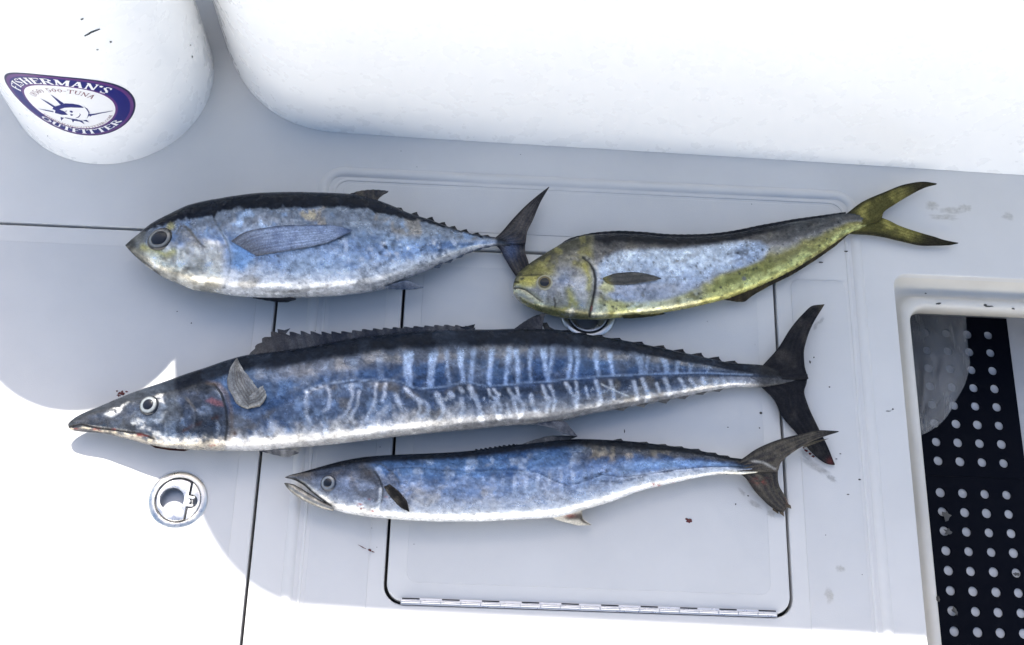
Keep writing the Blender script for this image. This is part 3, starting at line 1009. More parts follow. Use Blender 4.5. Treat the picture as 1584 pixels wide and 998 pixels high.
# ------------------------------------------------------------------ blackfin tuna (upper left)
T_UP = [(194, 379), (205, 370), (216, 362), (237, 346), (271, 329), (294, 319), (328, 311), (362, 305), (407, 299.8), (453, 298.6), (498, 299.5), (543, 301.5), (581, 310), (611, 321), (634, 331), (665, 340.5), (690, 350), (713, 357.5), (736, 363), (765, 367), (780, 369), (804, 376)]
T_LO = [(194, 380), (198, 385.5), (214, 402), (248, 427), (275, 439), (298, 448.5), (328, 452.5), (373, 458.6), (430, 460.5), (498, 458.6), (554, 454), (595, 446), (618, 437.5), (647, 424.5), (679, 411), (702, 402), (724.5, 391.6), (747, 384), (768, 381), (780, 382), (804, 378)]
def paint_tuna(p):
    x, y = p.x, p.y
    n1, n2, n3 = p.n(60, 1), p.n(16, 2), p.n(6, 3)
    L = T_LOf(x); U = T_UPf(x); v = p.v
    p.mix((112, 136, 190), np.ones_like(x))
    p.mix((142, 168, 224), smooth(.42, .6, n1) * .7)
    # pale belly
    bel = smooth(.56, .80, v + (n2 - .5) * .22)
    p.mix((226, 230, 242), bel * .94, .22)
    p.mix((172, 196, 244), np.exp(-(((x - 500) / 95) ** 2 + ((y - 405) / 22) ** 2)) * .85, .55)  # soft pale-blue highlight painted on the lower flank
    p.mix((165, 170, 182), smooth(.93, 1.0, v) * .6)
    # olive-grey upper flank
    p.mix((116, 128, 156), smooth(.46, .26, v) * smooth(.40, .55, n2 + .1) * .8)
    p.mix((140, 138, 130), smooth(.42, .28, v) * smooth(.5, .62, p.n(26, 9)) * smooth(440, 470, x) * .6)
    # mottled rear flank: small dark and silver scales
    rear = smooth(470, 620, x) * smooth(.30, .5, v)
    p.mix((92, 106, 140), rear * smooth(.52, .66, p.n(9, 12)) * .75)
    p.mix((205, 215, 238), rear * smooth(.55, .70, p.n(8, 14)) * .7)
    p.mix((80, 92, 118), smooth(.50, .72, p.n(11, 15)) * smooth(.25, .45, v) * .35)
    p.mix((120, 128, 150), rear * smooth(.72, .95, v) * .65)
    # rubbed scars on the belly
    for pl, col, k in (([(365, 440), (372, 428), (390, 424), (402, 430), (396, 444), (378, 448)], (150, 150, 150), .8),
                       ([(408, 426), (425, 412), (436, 412), (426, 422)], (120, 130, 150), .7),
                       ([(440, 420), (448, 408), (470, 404), (490, 412), (482, 424), (455, 424)], (140, 160, 196), .7),
                       ([(412, 452), (450, 449), (490, 446), (512, 440), (505, 446), (450, 453)], (120, 118, 112), .7)):
        p.mix(col, region(x, y, pl, 3) * (.5 + .8 * (n3 - .2)) * k)
    p.mix((160, 158, 146), region(x, y, [(462, 330), (470, 324), (488, 324), (496, 331), (488, 340), (470, 341)], 3) * smooth(.35, .6, n3) * .9)
    # head
    hd = smooth(356, 340, x + (y - 380) * .08)
    p.mix((214, 214, 214), hd * smooth(.36, .56, v + (n2 - .5) * .3) * .92, .5)
    p.mix((140, 142, 140), hd * smooth(.34, .50, v) * smooth(.5, .64, p.n(20, 21)) * .7)
    p.mix((112, 114, 110), hd * smooth(240, 215, x) * .85, .2)
    p.mix((168, 166, 96), stroke(x, y, [(262, 352), (264, 346), (266, 350)], 5, 4) * .8)
    p.mix((172, 168, 92), stroke(x, y, [(222, 382), (236, 388), (258, 396), (268, 390)], 5, 5) * .75)
    p.mix((190, 190, 182), region(x, y, [(229, 383), (245, 392), (258, 400), (262, 410), (245, 406), (230, 394)], 4) * .6)
    p.mix((88, 90, 88), stroke(x, y, [(273, 362), (280, 350), (288, 352), (300, 366), (310, 378), (318, 384)], 1.1) * .9)
    p.mix((104, 106, 104), stroke(x, y, [(284, 348), (296, 358), (306, 374)], 1.2) * .7)
    p.mix((120, 122, 122), region(x, y, [(272, 370), (280, 354), (292, 356), (308, 374), (312, 386), (296, 380), (280, 376)], 4) * .5)
    p.mix((112, 112, 112), region(x, y, [(278, 422), (285, 412), (298, 411), (290, 422), (283, 430)], 3) * .75)
    # jaws
    p.mix((74, 74, 74), stroke(x, y, [(196, 384), (214, 400), (230, 411), (246, 424)], 1.1) * .95)
    p.mix((170, 172, 172), stroke(x, y, [(205, 396), (220, 408), (236, 419)], 2.2) * .7)
    p.mix((60, 62, 66), stroke(x, y, [(195, 379), (203, 373), (206, 379), (199, 386)], 4, 4) * .85)
    # gill cover
    g = [(330, 338), (341, 358), (350, 374), (356, 392), (357, 408), (353, 428), (346, 446)]
    p.mix((104, 112, 132), stroke(x, y, g, 1.0, 1.8) * .7)
    p.mix((120, 126, 140), stroke(x, y, [(308, 372), (314, 382), (319, 404), (314, 424)], 1.1, 1.6) * .55)
    p.h += .0016 * smooth(3, -1, x - np.interp(y, [q[1] for q in g], [q[0] for q in g])) * smooth(250, 300, x)
    p.mix((112, 150, 216), region(x, y, [(360, 378), (376, 372), (394, 378), (394, 408), (372, 420), (358, 412)], 7) * .75)
    p.mix((104, 112, 128), stroke(x, y, [(396, 378), (397, 396), (394, 420)], 2, 3) * .5)
    # black back with a ragged edge
    edge = np.interp(x, [194, 236, 266, 289, 328, 331, 337, 362, 396, 453, 540, 565, 600, 634, 679, 724, 750, 790], [372, 352, 344, 338, 335, 339, 329, 324, 322.5, 321.5, 322, 325, 332, 339, 350, 361, 368, 369])
    bk = smooth(2.2, -2.2, y - edge + (n3 - .5) * 8 + (n2 - .5) * 6)
    p.mix((22, 28, 46), bk, .0)
    p.mix((40, 46, 66), bk * smooth(.55, .75, n1) * .35)
    p.mix((44, 48, 60), smooth(758, 772, x) * .9, .1)
    p.mix((150, 164, 196), stroke(x, y, [(700, 372), (735, 374), (765, 374)], 3, 3) * .7)
    for _ in range(90):
        a, b = rng.uniform(420, 700), rng.uniform(345, 445)
        p.mix((70, 76, 96), np.exp(-(((x - a) / rng.uniform(1, 3)) ** 2 + ((y - b) / rng.uniform(.8, 1.8)) ** 2)) * .6)
    p.mix((48, 54, 74), stroke(x, y, [(594, 380), (598, 383)], 2, 2) * .9)
    p.h += (n3 - .5) * .0010 + (n2 - .5) * .0012
T_UPf, T_LOf = pchip(*zip(*T_UP)), pchip(*zip(*T_LO))
tuna = Fish('tuna', 'plump silver-blue tuna with a black back and crescent tail, uppermost on the left', T_UP, T_LO,
            [(0, .8), (.06, .66), (.2, .56), (.5, .52), (.75, .56), (.86, .85), (.93, .8), (1, .35)],
            [(0, .036), (.2, .043), (.5, .047), (.7, .038), (.88, .022), (1, .016)], P(470, 380), paint_tuna)
tuna.eye(248, 370, 20.5, 12.8, [(14, 15, 18), (128, 132, 138), (10, 14, 24)], .25, .82)
def c_dark(a=(36, 40, 52), b=(72, 74, 84)):
    def f(p):
        p.mix(a, np.ones_like(p.x)); p.mix(b, smooth(.35, .75, p.n(14, 4)) * .8 + .25 * np.clip(p.rib, 0, 1))
    return f
def c_pec(p):
    p.mix((128, 146, 186), np.ones_like(p.x)); p.mix((158, 176, 214), smooth(.4, .7, p.n(18, 6)) * .8)
    p.mix((96, 108, 138), smooth(.2, .9, p.rib) * .5); p.mix((36, 42, 58), smooth(.10, .02, p.v) * .7 + smooth(.92, .99, p.v) * .6)
    p.mix((90, 92, 100), smooth(.35, .0, p.u) * .7)
tuna.fin('pectoral_fin', [(359, 374), (382, 360), (407, 355), (453, 350.5), (509, 350), (534, 355), (544, 358.5)], [(397, 396), (418, 392.5), (453, 387), (498, 379), (520, 371), (535, 364), (544, 359.5)],
         0, 0, c_pec, n=64, m=26, th=.003, rays=9, ray_axis='v', depth=.0005, off=lambda u, v: .0022 + .002 * u)
def c_ttail(p):
    p.mix((46, 48, 58), np.ones_like(p.x)); p.mix((84, 84, 90), smooth(.35, .7, p.n(20, 4)) * .7); p.mix((38, 38, 44), smooth(.25, .0, p.v) * .9)
    p.mix((110, 104, 98), np.clip(p.rib, 0, 1) * .25)
    p.mix((76, 92, 130), np.exp(-(((p.x - 790) / 10) ** 2 + ((p.y - 388) / 14) ** 2)) * .8)
zt = tuna.z_at(775)
tuna.fin('tail_fin', [(762, 372), (772, 364), (793, 340), (811, 321), (829, 305), (849.5, 289)], [(770, 378), (812, 378), (815.5, 359), (824.5, 340), (836, 313), (849.5, 290)], lin(zt, .022), lin(zt, .022), c_ttail, n=44, m=18, th=.006, rays=12, ray_axis='v', depth=.0006)
tuna.fin('tail_fin', [(762, 376), (771, 382), (781, 399.5), (790.5, 415.5), (798, 427), (815, 446)], [(770, 372), (812, 374), (812, 388), (817, 405), (822, 426), (818, 447)], lin(zt, .008), lin(zt, .008), c_ttail, n=30, m=18, th=.006, rays=12, ray_axis='v', depth=.0006)
tuna.fin('dorsal_fin', [(538, 304), (560, 306), (580, 312), (590, 303), (600, 297)], [(541, 300), (559, 295), (578, 293.4), (601, 295.5)], lin(.056, .05), lin(.056, .04), c_dark((40, 44, 56), (84, 82, 80)), n=24, m=8, rays=7)
tuna.fin('anal_fin', [(596, 444), (612, 438), (629, 434.5), (645, 440), (655, 444.5)], [(597, 447), (624, 448), (642, 447.5), (655, 445)], lin(.045, .04), lin(.03, .012), c_dark((86, 100, 130), (140, 152, 182)), n=22, m=8, rays=6)
tuna.fin('pelvic_fin', [(388, 457), (420, 459), (442, 460), (458, 462)], [(392, 461.5), (420, 466), (441, 467.8), (458, 463.5)], lin(.04, .04), lin(.02, .012), c_dark((20, 22, 30), (40, 42, 52)), n=22, m=6, rays=6)
tuna.finlets([(620, 321.5), (644, 328), (668, 335.5), (687, 343.5), (703, 349.6), (721, 354.5), (739, 359.6), (754, 363.6)], 1, (48, 50, 56), 15)
tuna.finlets([(679, 414.5), (696, 406.5), (713, 398.3), (727, 390.7), (742, 387), (755, 383)], -1, (74, 84, 104), 13)

# ------------------------------------------------------------------ mahi-mahi (upper right)
MH_UP = [(793, 446), (794.6, 437), (799, 426), (816, 410), (835, 397), (859, 382.6), (883, 370.5), (914, 363.5), (952, 361.5), (991, 363), (1032, 366.5), (1068, 367), (1104, 365), (1138, 360.5), (1176, 353), (1226, 343.5), (1277, 335.5), (1313, 330), (1330, 331), (1356, 338)]
MH_LO = [(793, 447), (795, 455), (802, 465), (816, 474.5), (840, 484), (871, 492), (914, 495.3), (962, 491.7), (1008, 486.7), (1056, 479), (1092, 471), (1125, 462.5), (1155, 451.5), (1193, 435), (1226, 419), (1264, 395.5), (1292, 376), (1313, 362), (1330, 355), (1356, 341)]
MH_UPf, MH_LOf = pchip(*zip(*MH_UP)), pchip(*zip(*MH_LO))
def paint_mahi(p):
    x, y, v = p.x, p.y, p.v
    n1, n2, n3 = p.n(70, 31), p.n(18, 32), p.n(6, 33)
    p.m[:] = .35
    p.mix((150, 156, 172), np.ones_like(x))
    # yellow-green flank and belly
    p.mix((160, 158, 88), smooth(.60, .82, v + (n2 - .5) * .4) * .8)
    p.mix((218, 214, 140), smooth(.70, .90, v) * smooth(.40, .62, p.n(34, 35)) * .85)
    p.mix((222, 218, 200), smooth(.66, .90, v) * smooth(.40, .58, p.n(40, 36)) * smooth(1130, 960, x) * .9, .5)
    p.mix((120, 118, 66), smooth(.6, .8, v) * smooth(.54, .68, p.n(13, 136)) * .6)
    rear = smooth(1090, 1130, x + (v - .5) * 30)
    p.mix((128, 128, 66), rear * smooth(.34, .58, v + (n2 - .5) * .2) * .9)
    p.mix((222, 218, 138), rear * smooth(.58, .82, v + (n2 - .5) * .3) * .85, .45)
    p.mix((150, 148, 80), rear * smooth(.5, .66, p.n(9, 137)) * smooth(.5, .7, v) * .6)
    p.mix((150, 146, 70), smooth(.94, 1, v) * .8)
    # grey dusky shoulder and back
    p.mix((104, 106, 112), smooth(.44, .22, v + (n2 - .5) * .16) * .95, .25)
    p.mix((128, 128, 122), smooth(.34, .24, v) * smooth(.5, .7, n2) * .5)
    p.mix((24, 28, 40), smooth(.17, .07, v + (n3 - .5) * .06 + .05 * smooth(940, 880, x)) * .97, .0)
    p.mix((76, 82, 92), smooth(1180, 1240, x) * smooth(.55, .25, v) * .8)
    p.mix((150, 148, 96), smooth(1200, 1260, x) * smooth(.40, .60, v) * smooth(.45, .6, n3) * .6)
    # pale blue window along the flank: silver skin with its reflection painted in
    win = region(x, y, [(922, 418), (938, 398), (958, 389), (1000, 387), (1050, 386), (1100, 380), (1140, 375), (1175, 375), (1188, 383), (1179, 400), (1150, 412), (1104, 426), (1080, 440), (1060, 452), (1030, 462), (990, 466), (950, 462), (928, 446)], 6)
    p.mix((172, 192, 232), win * .95, .5)
    p.mix((136, 158, 214), win * smooth(.48, .66, n1) * .6)
    p.mix((168, 174, 192), win * smooth(430, 445, y) * .75)
    p.mix((128, 138, 158), win * smooth(.54, .68, p.n(9, 39)) * .5)
    p.mix((110, 122, 150), region(x, y, [(1120, 392), (1150, 382), (1178, 384), (1172, 398), (1140, 406)], 6) * smooth(.45, .62, p.n(7, 40)) * .8)
    p.mix((130, 136, 76), region(x, y, [(1104, 436), (1150, 418), (1190, 402), (1200, 412), (1150, 436), (1100, 452)], 6) * .8)
    # head
    hd = smooth(922, 908, x)
    p.mix((142, 146, 156), hd * .75)
    p.mix((118, 120, 116), hd * smooth(.48, .25, v + (n2 - .5) * .2) * .8)
    p.mix((140, 138, 84), hd * smooth(.62, .30, v) * smooth(.36, .58, p.n(22, 141)) * .75)
    p.mix((74, 76, 66), hd * smooth(.20, .06, v) * .9)
    p.mix((146, 144, 84), hd * smooth(.80, .95, v + (n2 - .5) * .3) * .8)
    p.mix((150, 148, 84), hd * smooth(.57, .68, p.n(20, 43)) * .55)
    p.mix((186, 190, 196), hd * smooth(.54, .66, p.n(15, 143)) * smooth(.35, .5, v) * .6, .6)
    p.mix((110, 128, 168), np.exp(-(((x - 872) / 15) ** 2 + ((y - 432) / 13) ** 2)) * .8)
    p.mix((190, 196, 208), np.exp(-(((x - 900) / 12) ** 2 + ((y - 452) / 22) ** 2)) * smooth(.4, .6, n2) * .7)
    p.mix((160, 158, 66), stroke(x, y, [(904, 412), (912, 432), (910, 448)], 3.5, 5) * .75)
    p.mix((160, 158, 70), stroke(x, y, [(880, 450), (884, 464), (890, 470)], 5, 6) * .7)
    p.mix((164, 162, 72), region(x, y, [(797, 438), (812, 428), (832, 428), (828, 444), (806, 446)], 5) * .8)
    p.mix((120, 120, 66), region(x, y, [(805, 422), (830, 408), (840, 418), (820, 428)], 5) * .7)
    # mouth, lips
    mouth = [(795.5, 446), (803, 445.5), (812, 448), (822, 455), (831, 462), (839, 467)]
    p.mix((36, 36, 34), stroke(x, y, mouth, 1.3, 1.1) * .95)
    p.mix((206, 204, 170), stroke(x, y - 4.5, mouth, 3.0, 2.5) * .75)
    p.mix((150, 150, 120), stroke(x, y + 4, mouth, 2, 2) * .5)
    p.mix((48, 48, 44), stroke(x, y, [(799, 427), (815, 426), (838, 425)], 1.1, 1.2) * .7)
    p.mix((40, 40, 36), stroke(x, y, [(796, 436), (802, 437)], 1.6, 1.2) * .9)
    p.h -= .0012 * stroke(x, y, mouth, 1.2, 2)
    # nape wrinkles
    for pl in ([(850, 404), (868, 396), (888, 392)], [(846, 398), (872, 389), (896, 384)], [(890, 412), (902, 398), (916, 404)], [(938, 400), (948, 384), (950, 376)]):
        p.mix((84, 82, 78), stroke(x, y, pl, .9, 2.2) * .55)
    # gill opening
    g = [(902, 399), (912, 407), (918, 418), (921, 432), (920, 448), (917, 464), (913, 480), (912, 489)]
    p.mix((44, 44, 46), stroke(x, y, g, 2.2, 1.6) * .95, 0)
    p.mix((190, 192, 190), stroke(x - 6, y, g, 2.2, 2.5) * .55)
    p.mix((130, 128, 96), stroke(x + 6, y, g, 2, 3) * .5)
    p.mix((150, 70, 66), stroke(x, y, [(916, 474), (915, 480)], 1.4, 1.2) * .7)
    gx = np.interp(y, [q[1] for q in g], [q[0] for q in g])
    p.h += .0022 * smooth(2, -2, x - gx) * smooth(395, 404, y) * smooth(840, 880, x)
    p.h -= .002 * stroke(x, y, g, 1.5, 2)
    p.mix((52, 40, 36), stroke(x, y, [(857, 461), (859, 470), (858, 476)], 1.0, 1) * .85)
    p.mix((198, 196, 112), region(x, y, [(926, 446), (936, 430), (950, 438), (950, 450), (936, 454)], 4) * .7)
    # dark spots
    r2 = np.random.default_rng(21)
    for _ in range(130):
        a = r2.uniform(800, 1300); b = r2.uniform(0.12, .97)
        yy = float(MH_UPf(a) + (MH_LOf(a) - MH_UPf(a)) * b); s = r2.uniform(.9, 2.1)
        p.mix((52, 58, 66), smooth(s + .8, s - .6, np.hypot(x - a, y - yy)) * r2.uniform(.45, .9))
    for a, b, s in ((1151, 431, 3.4), (995, 457, 2.6), (1047, 404, 2.0)):
        p.mix((128, 132, 138), smooth(s + 1, s - 1, np.hypot(x - a, y - b)) * .85)
    p.mix((110, 116, 130), stroke(x, y, [(1005, 427), (1040, 429), (1095, 428), (1130, 420)], .7, 1) * .5)
    p.mix((96, 98, 60), smooth(.45, .62, p.n(5, 47)) * smooth(1180, 1260, x) * smooth(.5, .9, v) * .55)
    p.h += (n3 - .5) * .0006 + (n2 - .5) * .0008
mahi = Fish('mahi_mahi', 'yellow-green mahi mahi with a blunt head and forked tail, upper right', MH_UP, MH_LO,
            [(0, .6), (.08, .46), (.3, .38), (.6, .38), (.85, .45), (.92, .42), (1, .2)],
            [(0, .028), (.15, .026), (.4, .025), (.7, .020), (.9, .014), (1, .012)], P(1040, 425), paint_mahi, q=.95)
mahi.eye(842.5, 437.5, 12.5, 7.2, [(150, 152, 144), (104, 96, 68), (16, 18, 24)], .3)
def c_mtail(p):
    p.mix((76, 76, 48), np.ones_like(p.x)); p.mix((146, 144, 88), smooth(.38, .68, p.n(18, 51)) * .85)
    p.mix((60, 60, 34), smooth(.3, .9, -p.rib) * .35); p.mix((42, 42, 34), smooth(.26, .04, p.v) * .9); p.mix((44, 42, 38), smooth(.50, .80, p.u) * .92)
    p.mix((48, 48, 32), smooth(.86, 1, p.v) * .5)
mahi.fin('tail_fin', [(1300, 338), (1312, 329), (1332, 314), (1365, 299), (1403, 285), (1428, 281.5), (1448.5, 284)], [(1318, 352), (1362.6, 340), (1366, 330), (1385, 315.6), (1408, 301.7), (1433, 289.5), (1448.5, 285.5)], lin(.013, .02), lin(.013, .02), c_mtail, n=46, m=16, th=.005, rays=10, ray_axis='v', depth=.0005)
mahi.fin('tail_fin', [(1300, 356), (1316, 361), (1340, 362.5), (1365, 366), (1390, 372), (1433, 380), (1466, 379.5), (1482, 376.6)], [(1318, 338), (1358, 337), (1372, 341), (1390, 349.6), (1428, 362), (1446, 367), (1458, 371), (1482, 376)], lin(.012, .009), lin(.012, .009), c_mtail, n=46, m=16, th=.005, rays=10, ray_axis='v', depth=.0005)
def c_mdors(p):
    p.mix((16, 20, 30), np.ones_like(p.x)); p.mix((34, 38, 50), smooth(.4, .7, p.n(22, 52)) * .6); p.mix((22, 24, 32), smooth(.2, .9, p.rib) * .4)
dxs = np.linspace(862, 1308, 24)
dtop = np.interp(dxs, [862, 883, 914, 952, 991, 1032, 1068, 1104, 1138, 1176, 1226, 1277, 1308], [381, 368, 360.5, 357, 358.5, 362.5, 363, 361.5, 356.5, 348.5, 339.5, 332.5, 328])
mahi.fin('dorsal_fin', [(a, float(MH_UPf(a)) + 9 - 4 * (i / 23)) for i, a in enumerate(dxs)], list(zip(dxs, dtop)), lin(.038, .018), lin(.028, .014), c_mdors, n=150, m=8, th=.004, rays=42, depth=.0005)
axs = np.linspace(1120, 1313, 20)
abot = np.interp(axs, [1120, 1128, 1140, 1150, 1158, 1161, 1193, 1226, 1264, 1292, 1313], [464, 465, 467, 467, 466.5, 459, 441, 425, 401, 381, 362.5])
mahi.fin('anal_fin', [(a, float(MH_LOf(a)) - 4) for a in axs], list(zip(axs, abot)), lin(.020, .012), lin(.016, .010), c_dark((30, 30, 30), (60, 56, 46)), n=90, m=6, th=.003, rays=30, depth=.0004)
def c_mpec(p):
    p.mix((74, 76, 80), np.ones_like(p.x)); p.mix((104, 106, 108), smooth(.35, .7, p.n(14, 53)) * .6); p.mix((44, 46, 52), smooth(.3, 1, p.rib) * .4 + smooth(.12, 0, p.v) * .8)
    p.mix((120, 118, 70), smooth(.18, .0, p.u) * .7)
mahi.fin('pectoral_fin', [(932, 431), (942, 427), (953, 424), (979, 422.5), (1005, 426.8), (1021, 432)], [(938, 437), (946, 440), (956, 441), (974, 440.5), (993, 438), (1021, 433)], 0, 0, c_mpec, n=34, m=10, th=.002, rays=7, ray_axis='v', depth=.0005, off=lambda u, v: .0015 + .0035 * u)
mahi.fin('pelvic_fin', [(962, 489), (985, 487), (1005, 484), (1020, 482)], [(965, 493), (985, 492), (1005, 490), (1030, 485.5)], lin(.03, .026), lin(.02, .018), c_dark((50, 50, 36), (90, 88, 50)), n=16, m=5, rays=4, th=.0015)

# ------------------------------------------------------------------ wahoo (long, striped)
W_UP = [(105, 656), (112, 649.5), (124, 642), (155, 629), (189, 614.6), (220, 603), (251.6, 592.5), (288, 579.6), (324.5, 567.8), (353, 558), (384.5, 550), (429, 544.5), (490, 535.5), (518, 529.5), (596, 518), (648.5, 513.5), (713.6, 510.5), (752.7, 510.8), (800, 509.5), (847, 510), (895, 516.5), (951.5, 525), (1021, 538.5), (1084, 552), (1131, 561.5), (1179, 565), (1200, 571), (1236, 583)]
W_LO = [(105, 657), (107, 663), (116, 667), (155, 670), (194, 678.5), (228, 687.6), (259, 693), (298.5, 695.8), (350.6, 697), (389.7, 697.3), (440, 693.6), (518, 687), (570, 681), (622, 674.6), (674.5, 669), (726.6, 664.5), (779, 659), (831.6, 656), (872.6, 650.5), (910.5, 641), (958, 633), (1005, 624), (1052.5, 615.5), (1100, 605.3), (1147, 599), (1179, 599), (1200, 596), (1236, 587)]
W_UPf, W_LOf = pchip(*zip(*W_UP)), pchip(*zip(*W_LO))
W_LL = [(350, 640), (400, 640), (440, 622), (474, 605.5), (500, 595.5), (549.5, 590), (607, 590), (620, 593), (634, 600), (648.5, 603), (674.5, 602), (700.6, 597.7), (714, 594.5), (727, 594), (742, 597.5), (758, 600), (780, 597.5), (805, 595), (831.6, 593.7), (880, 588.5), (926, 584.5), (989, 581.5), (1040, 580), (1084, 579), (1163, 582)]
def paint_wahoo(p):
    x, y, v = p.x, p.y, p.v
    n1, n2, n3 = p.n(80, 61), p.n(20, 62), p.n(6, 63)
    U, L = W_UPf(x), W_LOf(x)
    ll = np.interp(x, [q[0] for q in W_LL], [q[1] for q in W_LL])
    # flank: blue above the lateral line, dusky grey below it, whitish belly
    p.mix((72, 96, 152), np.ones_like(x))
    p.mix((48, 70, 130), smooth(.42, .64, n1) * .75)
    p.mix((112, 124, 150), smooth(.50, .70, n2) * .45)
    p.mix((58, 68, 96), smooth(.52, .66, p.n(10, 166)) * .45)
    dk = smooth(14, 0, ll - y) * smooth(560, 640, x)
    p.mix((52, 66, 118), dk * .5)
    low = smooth(-4, 8, y - ll + (n2 - .5) * 10)
    p.mix((98, 114, 154), low * .92)
    p.mix((80, 92, 122), low * smooth(.48, .64, p.n(26, 65)) * .6)
    p.mix((136, 160, 210), low * smooth(.50, .66, p.n(14, 165)) * smooth(700, 560, x) * .6)
    rearl = low * smooth(620, 690, x)
    p.mix((56, 66, 92), rearl * smooth(26, 6, y - ll) * .85)
    p.mix((136, 142, 156), rearl * smooth(.70, .80, v + (n2 - .5) * .1) * smooth(.93, .84, v) * .6, .5)
    p.mix((82, 88, 104), rearl * smooth(.84, .95, v + (n2 - .5) * .1) * .8, .2)
    p.mix((120, 118, 110), low * smooth(.55, .68, p.n(34, 66)) * .55)
    bel = smooth(.70, .94, v + (n2 - .5) * .26 + (n3 - .5) * .16)
    kf = smooth(820, 600, x)
    p.mix((204, 210, 224), bel * (.25 + .65 * kf), .3)
    p.mix((140, 146, 164), smooth(.92, 1.0, v) * (.85 - .35 * kf))
    p.mix((128, 134, 150), smooth(660, 720, x) * smooth(.86, .95, v) * .7)
    # grey upper band under the black back
    up = smooth(.34, .24, v + (n2 - .5) * .05)
    p.mix((100, 110, 138), up * smooth(360, 470, x) * .8)
    p.mix((128, 132, 142), up * smooth(.5, .66, p.n(22, 68)) * smooth(420, 520, x) * .55)
    # head
    g = [(314, 591), (332, 595), (343, 610), (349.5, 631), (352, 657), (349, 680)]
    gx = np.interp(y, [q[1] for q in g], [q[0] for q in g])
    hd = smooth(3, -3, x - gx)
    p.mix((84, 94, 120), hd * .9, .5)
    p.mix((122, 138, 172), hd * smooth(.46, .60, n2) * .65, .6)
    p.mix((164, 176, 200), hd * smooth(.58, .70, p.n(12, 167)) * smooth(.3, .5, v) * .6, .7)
    p.mix((58, 62, 72), hd * smooth(.5, .66, p.n(30, 71)) * .6)
    p.mix((92, 94, 100), hd * smooth(232, 160, x) * .7)
    p.mix((70, 74, 84), hd * smooth(.34, .16, v) * .85)
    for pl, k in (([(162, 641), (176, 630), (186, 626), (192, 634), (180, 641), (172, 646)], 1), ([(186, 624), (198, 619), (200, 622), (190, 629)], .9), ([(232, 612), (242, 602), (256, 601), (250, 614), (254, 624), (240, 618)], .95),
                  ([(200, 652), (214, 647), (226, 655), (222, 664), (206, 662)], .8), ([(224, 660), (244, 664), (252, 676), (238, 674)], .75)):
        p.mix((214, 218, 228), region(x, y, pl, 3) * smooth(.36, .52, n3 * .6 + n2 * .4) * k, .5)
    p.mix((196, 194, 190), hd * smooth(.82, .97, v + (n3 - .5) * .2) * smooth(150, 200, x) * .75)
    p.mix((52, 60, 80), region(x, y, [(300, 604), (312, 594), (328, 598), (332, 608), (316, 612)], 4) * .85)
    p.mix((150, 98, 112), region(x, y, [(318, 621), (328, 616), (344, 622), (346, 629), (334, 628)], 3) * (.5 + .6 * n3), .1)
    p.mix((96, 74, 70), stroke(x, y, [(284, 668), (298, 660), (320, 652), (344, 644)], 2.2, 3) * smooth(.4, .6, n3) * .8)
    p.mix((70, 48, 42), np.exp(-(((x - 336) / 4) ** 2 + ((y - 646) / 4) ** 2)) * .8)
    p.mix((92, 66, 56), np.exp(-(((x - 363) / 4) ** 2 + ((y - 671) / 5) ** 2)) * .85)
    mouth = [(108, 660), (124, 656), (155, 662.5), (194, 667.5), (220, 671), (238, 679)]
    p.mix((40, 40, 44), stroke(x, y, mouth, 1.4, 1.3) * .95)
    p.mix((214, 204, 190), stroke(x, y - 4, mouth, 1.5, 1.8) * smooth(.35, .6, n3) * .85)
    for a, b, s in ((118, 663, 4), (148, 664, 5), (154, 667, 3), (176, 664, 4), (216, 673, 7), (226, 674, 4), (212, 686, 4), (330, 690, 6)):
        p.mix((136, 52, 52), np.exp(-(((x - a) / s) ** 2 + ((y - b) / (s * .35)) ** 2)) * smooth(.35, .55, p.n(3, 73)) * .9, .1)
    p.h -= .0012 * stroke(x, y, mouth, 1, 2)
    p.h += .0020 * smooth(2.5, -2.5, x - gx) * smooth(592, 606, y) * smooth(250, 300, x)
    p.mix((44, 46, 56), stroke(x, y, g, 2.0, 1.8) * .9, 0)
    p.mix((116, 106, 100), stroke(x - 7, y, g, 3.4, 3) * .6)
    pre = [(268, 604), (290, 618), (301, 632), (306, 646), (303, 662), (292, 678)]
    p.mix((54, 58, 72), stroke(x, y, pre[1:], 1.2, 2.0) * .7)
    p.h += .0011 * smooth(2, -2, x - np.interp(y, [q[1] for q in pre], [q[0] for q in pre])) * smooth(606, 622, y) * smooth(248, 280, x)
    p.mix((150, 160, 182), stroke(x + 4, y, pre[2:5], 1.2, 2.2) * .4)
    p.mix((66, 70, 84), smooth(9, 0, np.hypot(x - 230.5, y - 627) - 15) * .5)
    # bars above the lateral line: (x, half width, strength)
    blue = smooth(ll, ll - 5, y) if False else smooth(-1, 4, ll - y)
    above = blue * smooth(.15, .24, v)
    r3 = np.random.default_rng(5)
    for bx_, w, k in ((503, 4, .55), (546, 5, .5), (589, 5, .6), (633, 7.5, .95), (669, 6.5, .85), (694, 3, .6), (715, 4.4, .85), (731, 4, .85), (759, 4, .95), (785, 3.8, .9), (799, 3.8, .95), (822, 3.4, .85), (844, 4.6, .8), (852, 3, .6), (880, 3.6, .9), (891, 3.4, .85), (924.5, 4, .9), (946, 3.6, .9), (989, 4.5, .75), (1001, 2.6, .7), (1030, 4.5, .7), (1049, 3, .7), (1066, 3, .5), (1097, 3, .5)):
        ph = r3.uniform(0, 6)
        cx = bx_ + 2.6 * np.sin((y - U) / np.maximum(L - U, 1) * 9 + ph)
        ww = w * .74 * (1 + .5 * smooth(.40, .22, v)) * (.85 + .4 * n2)
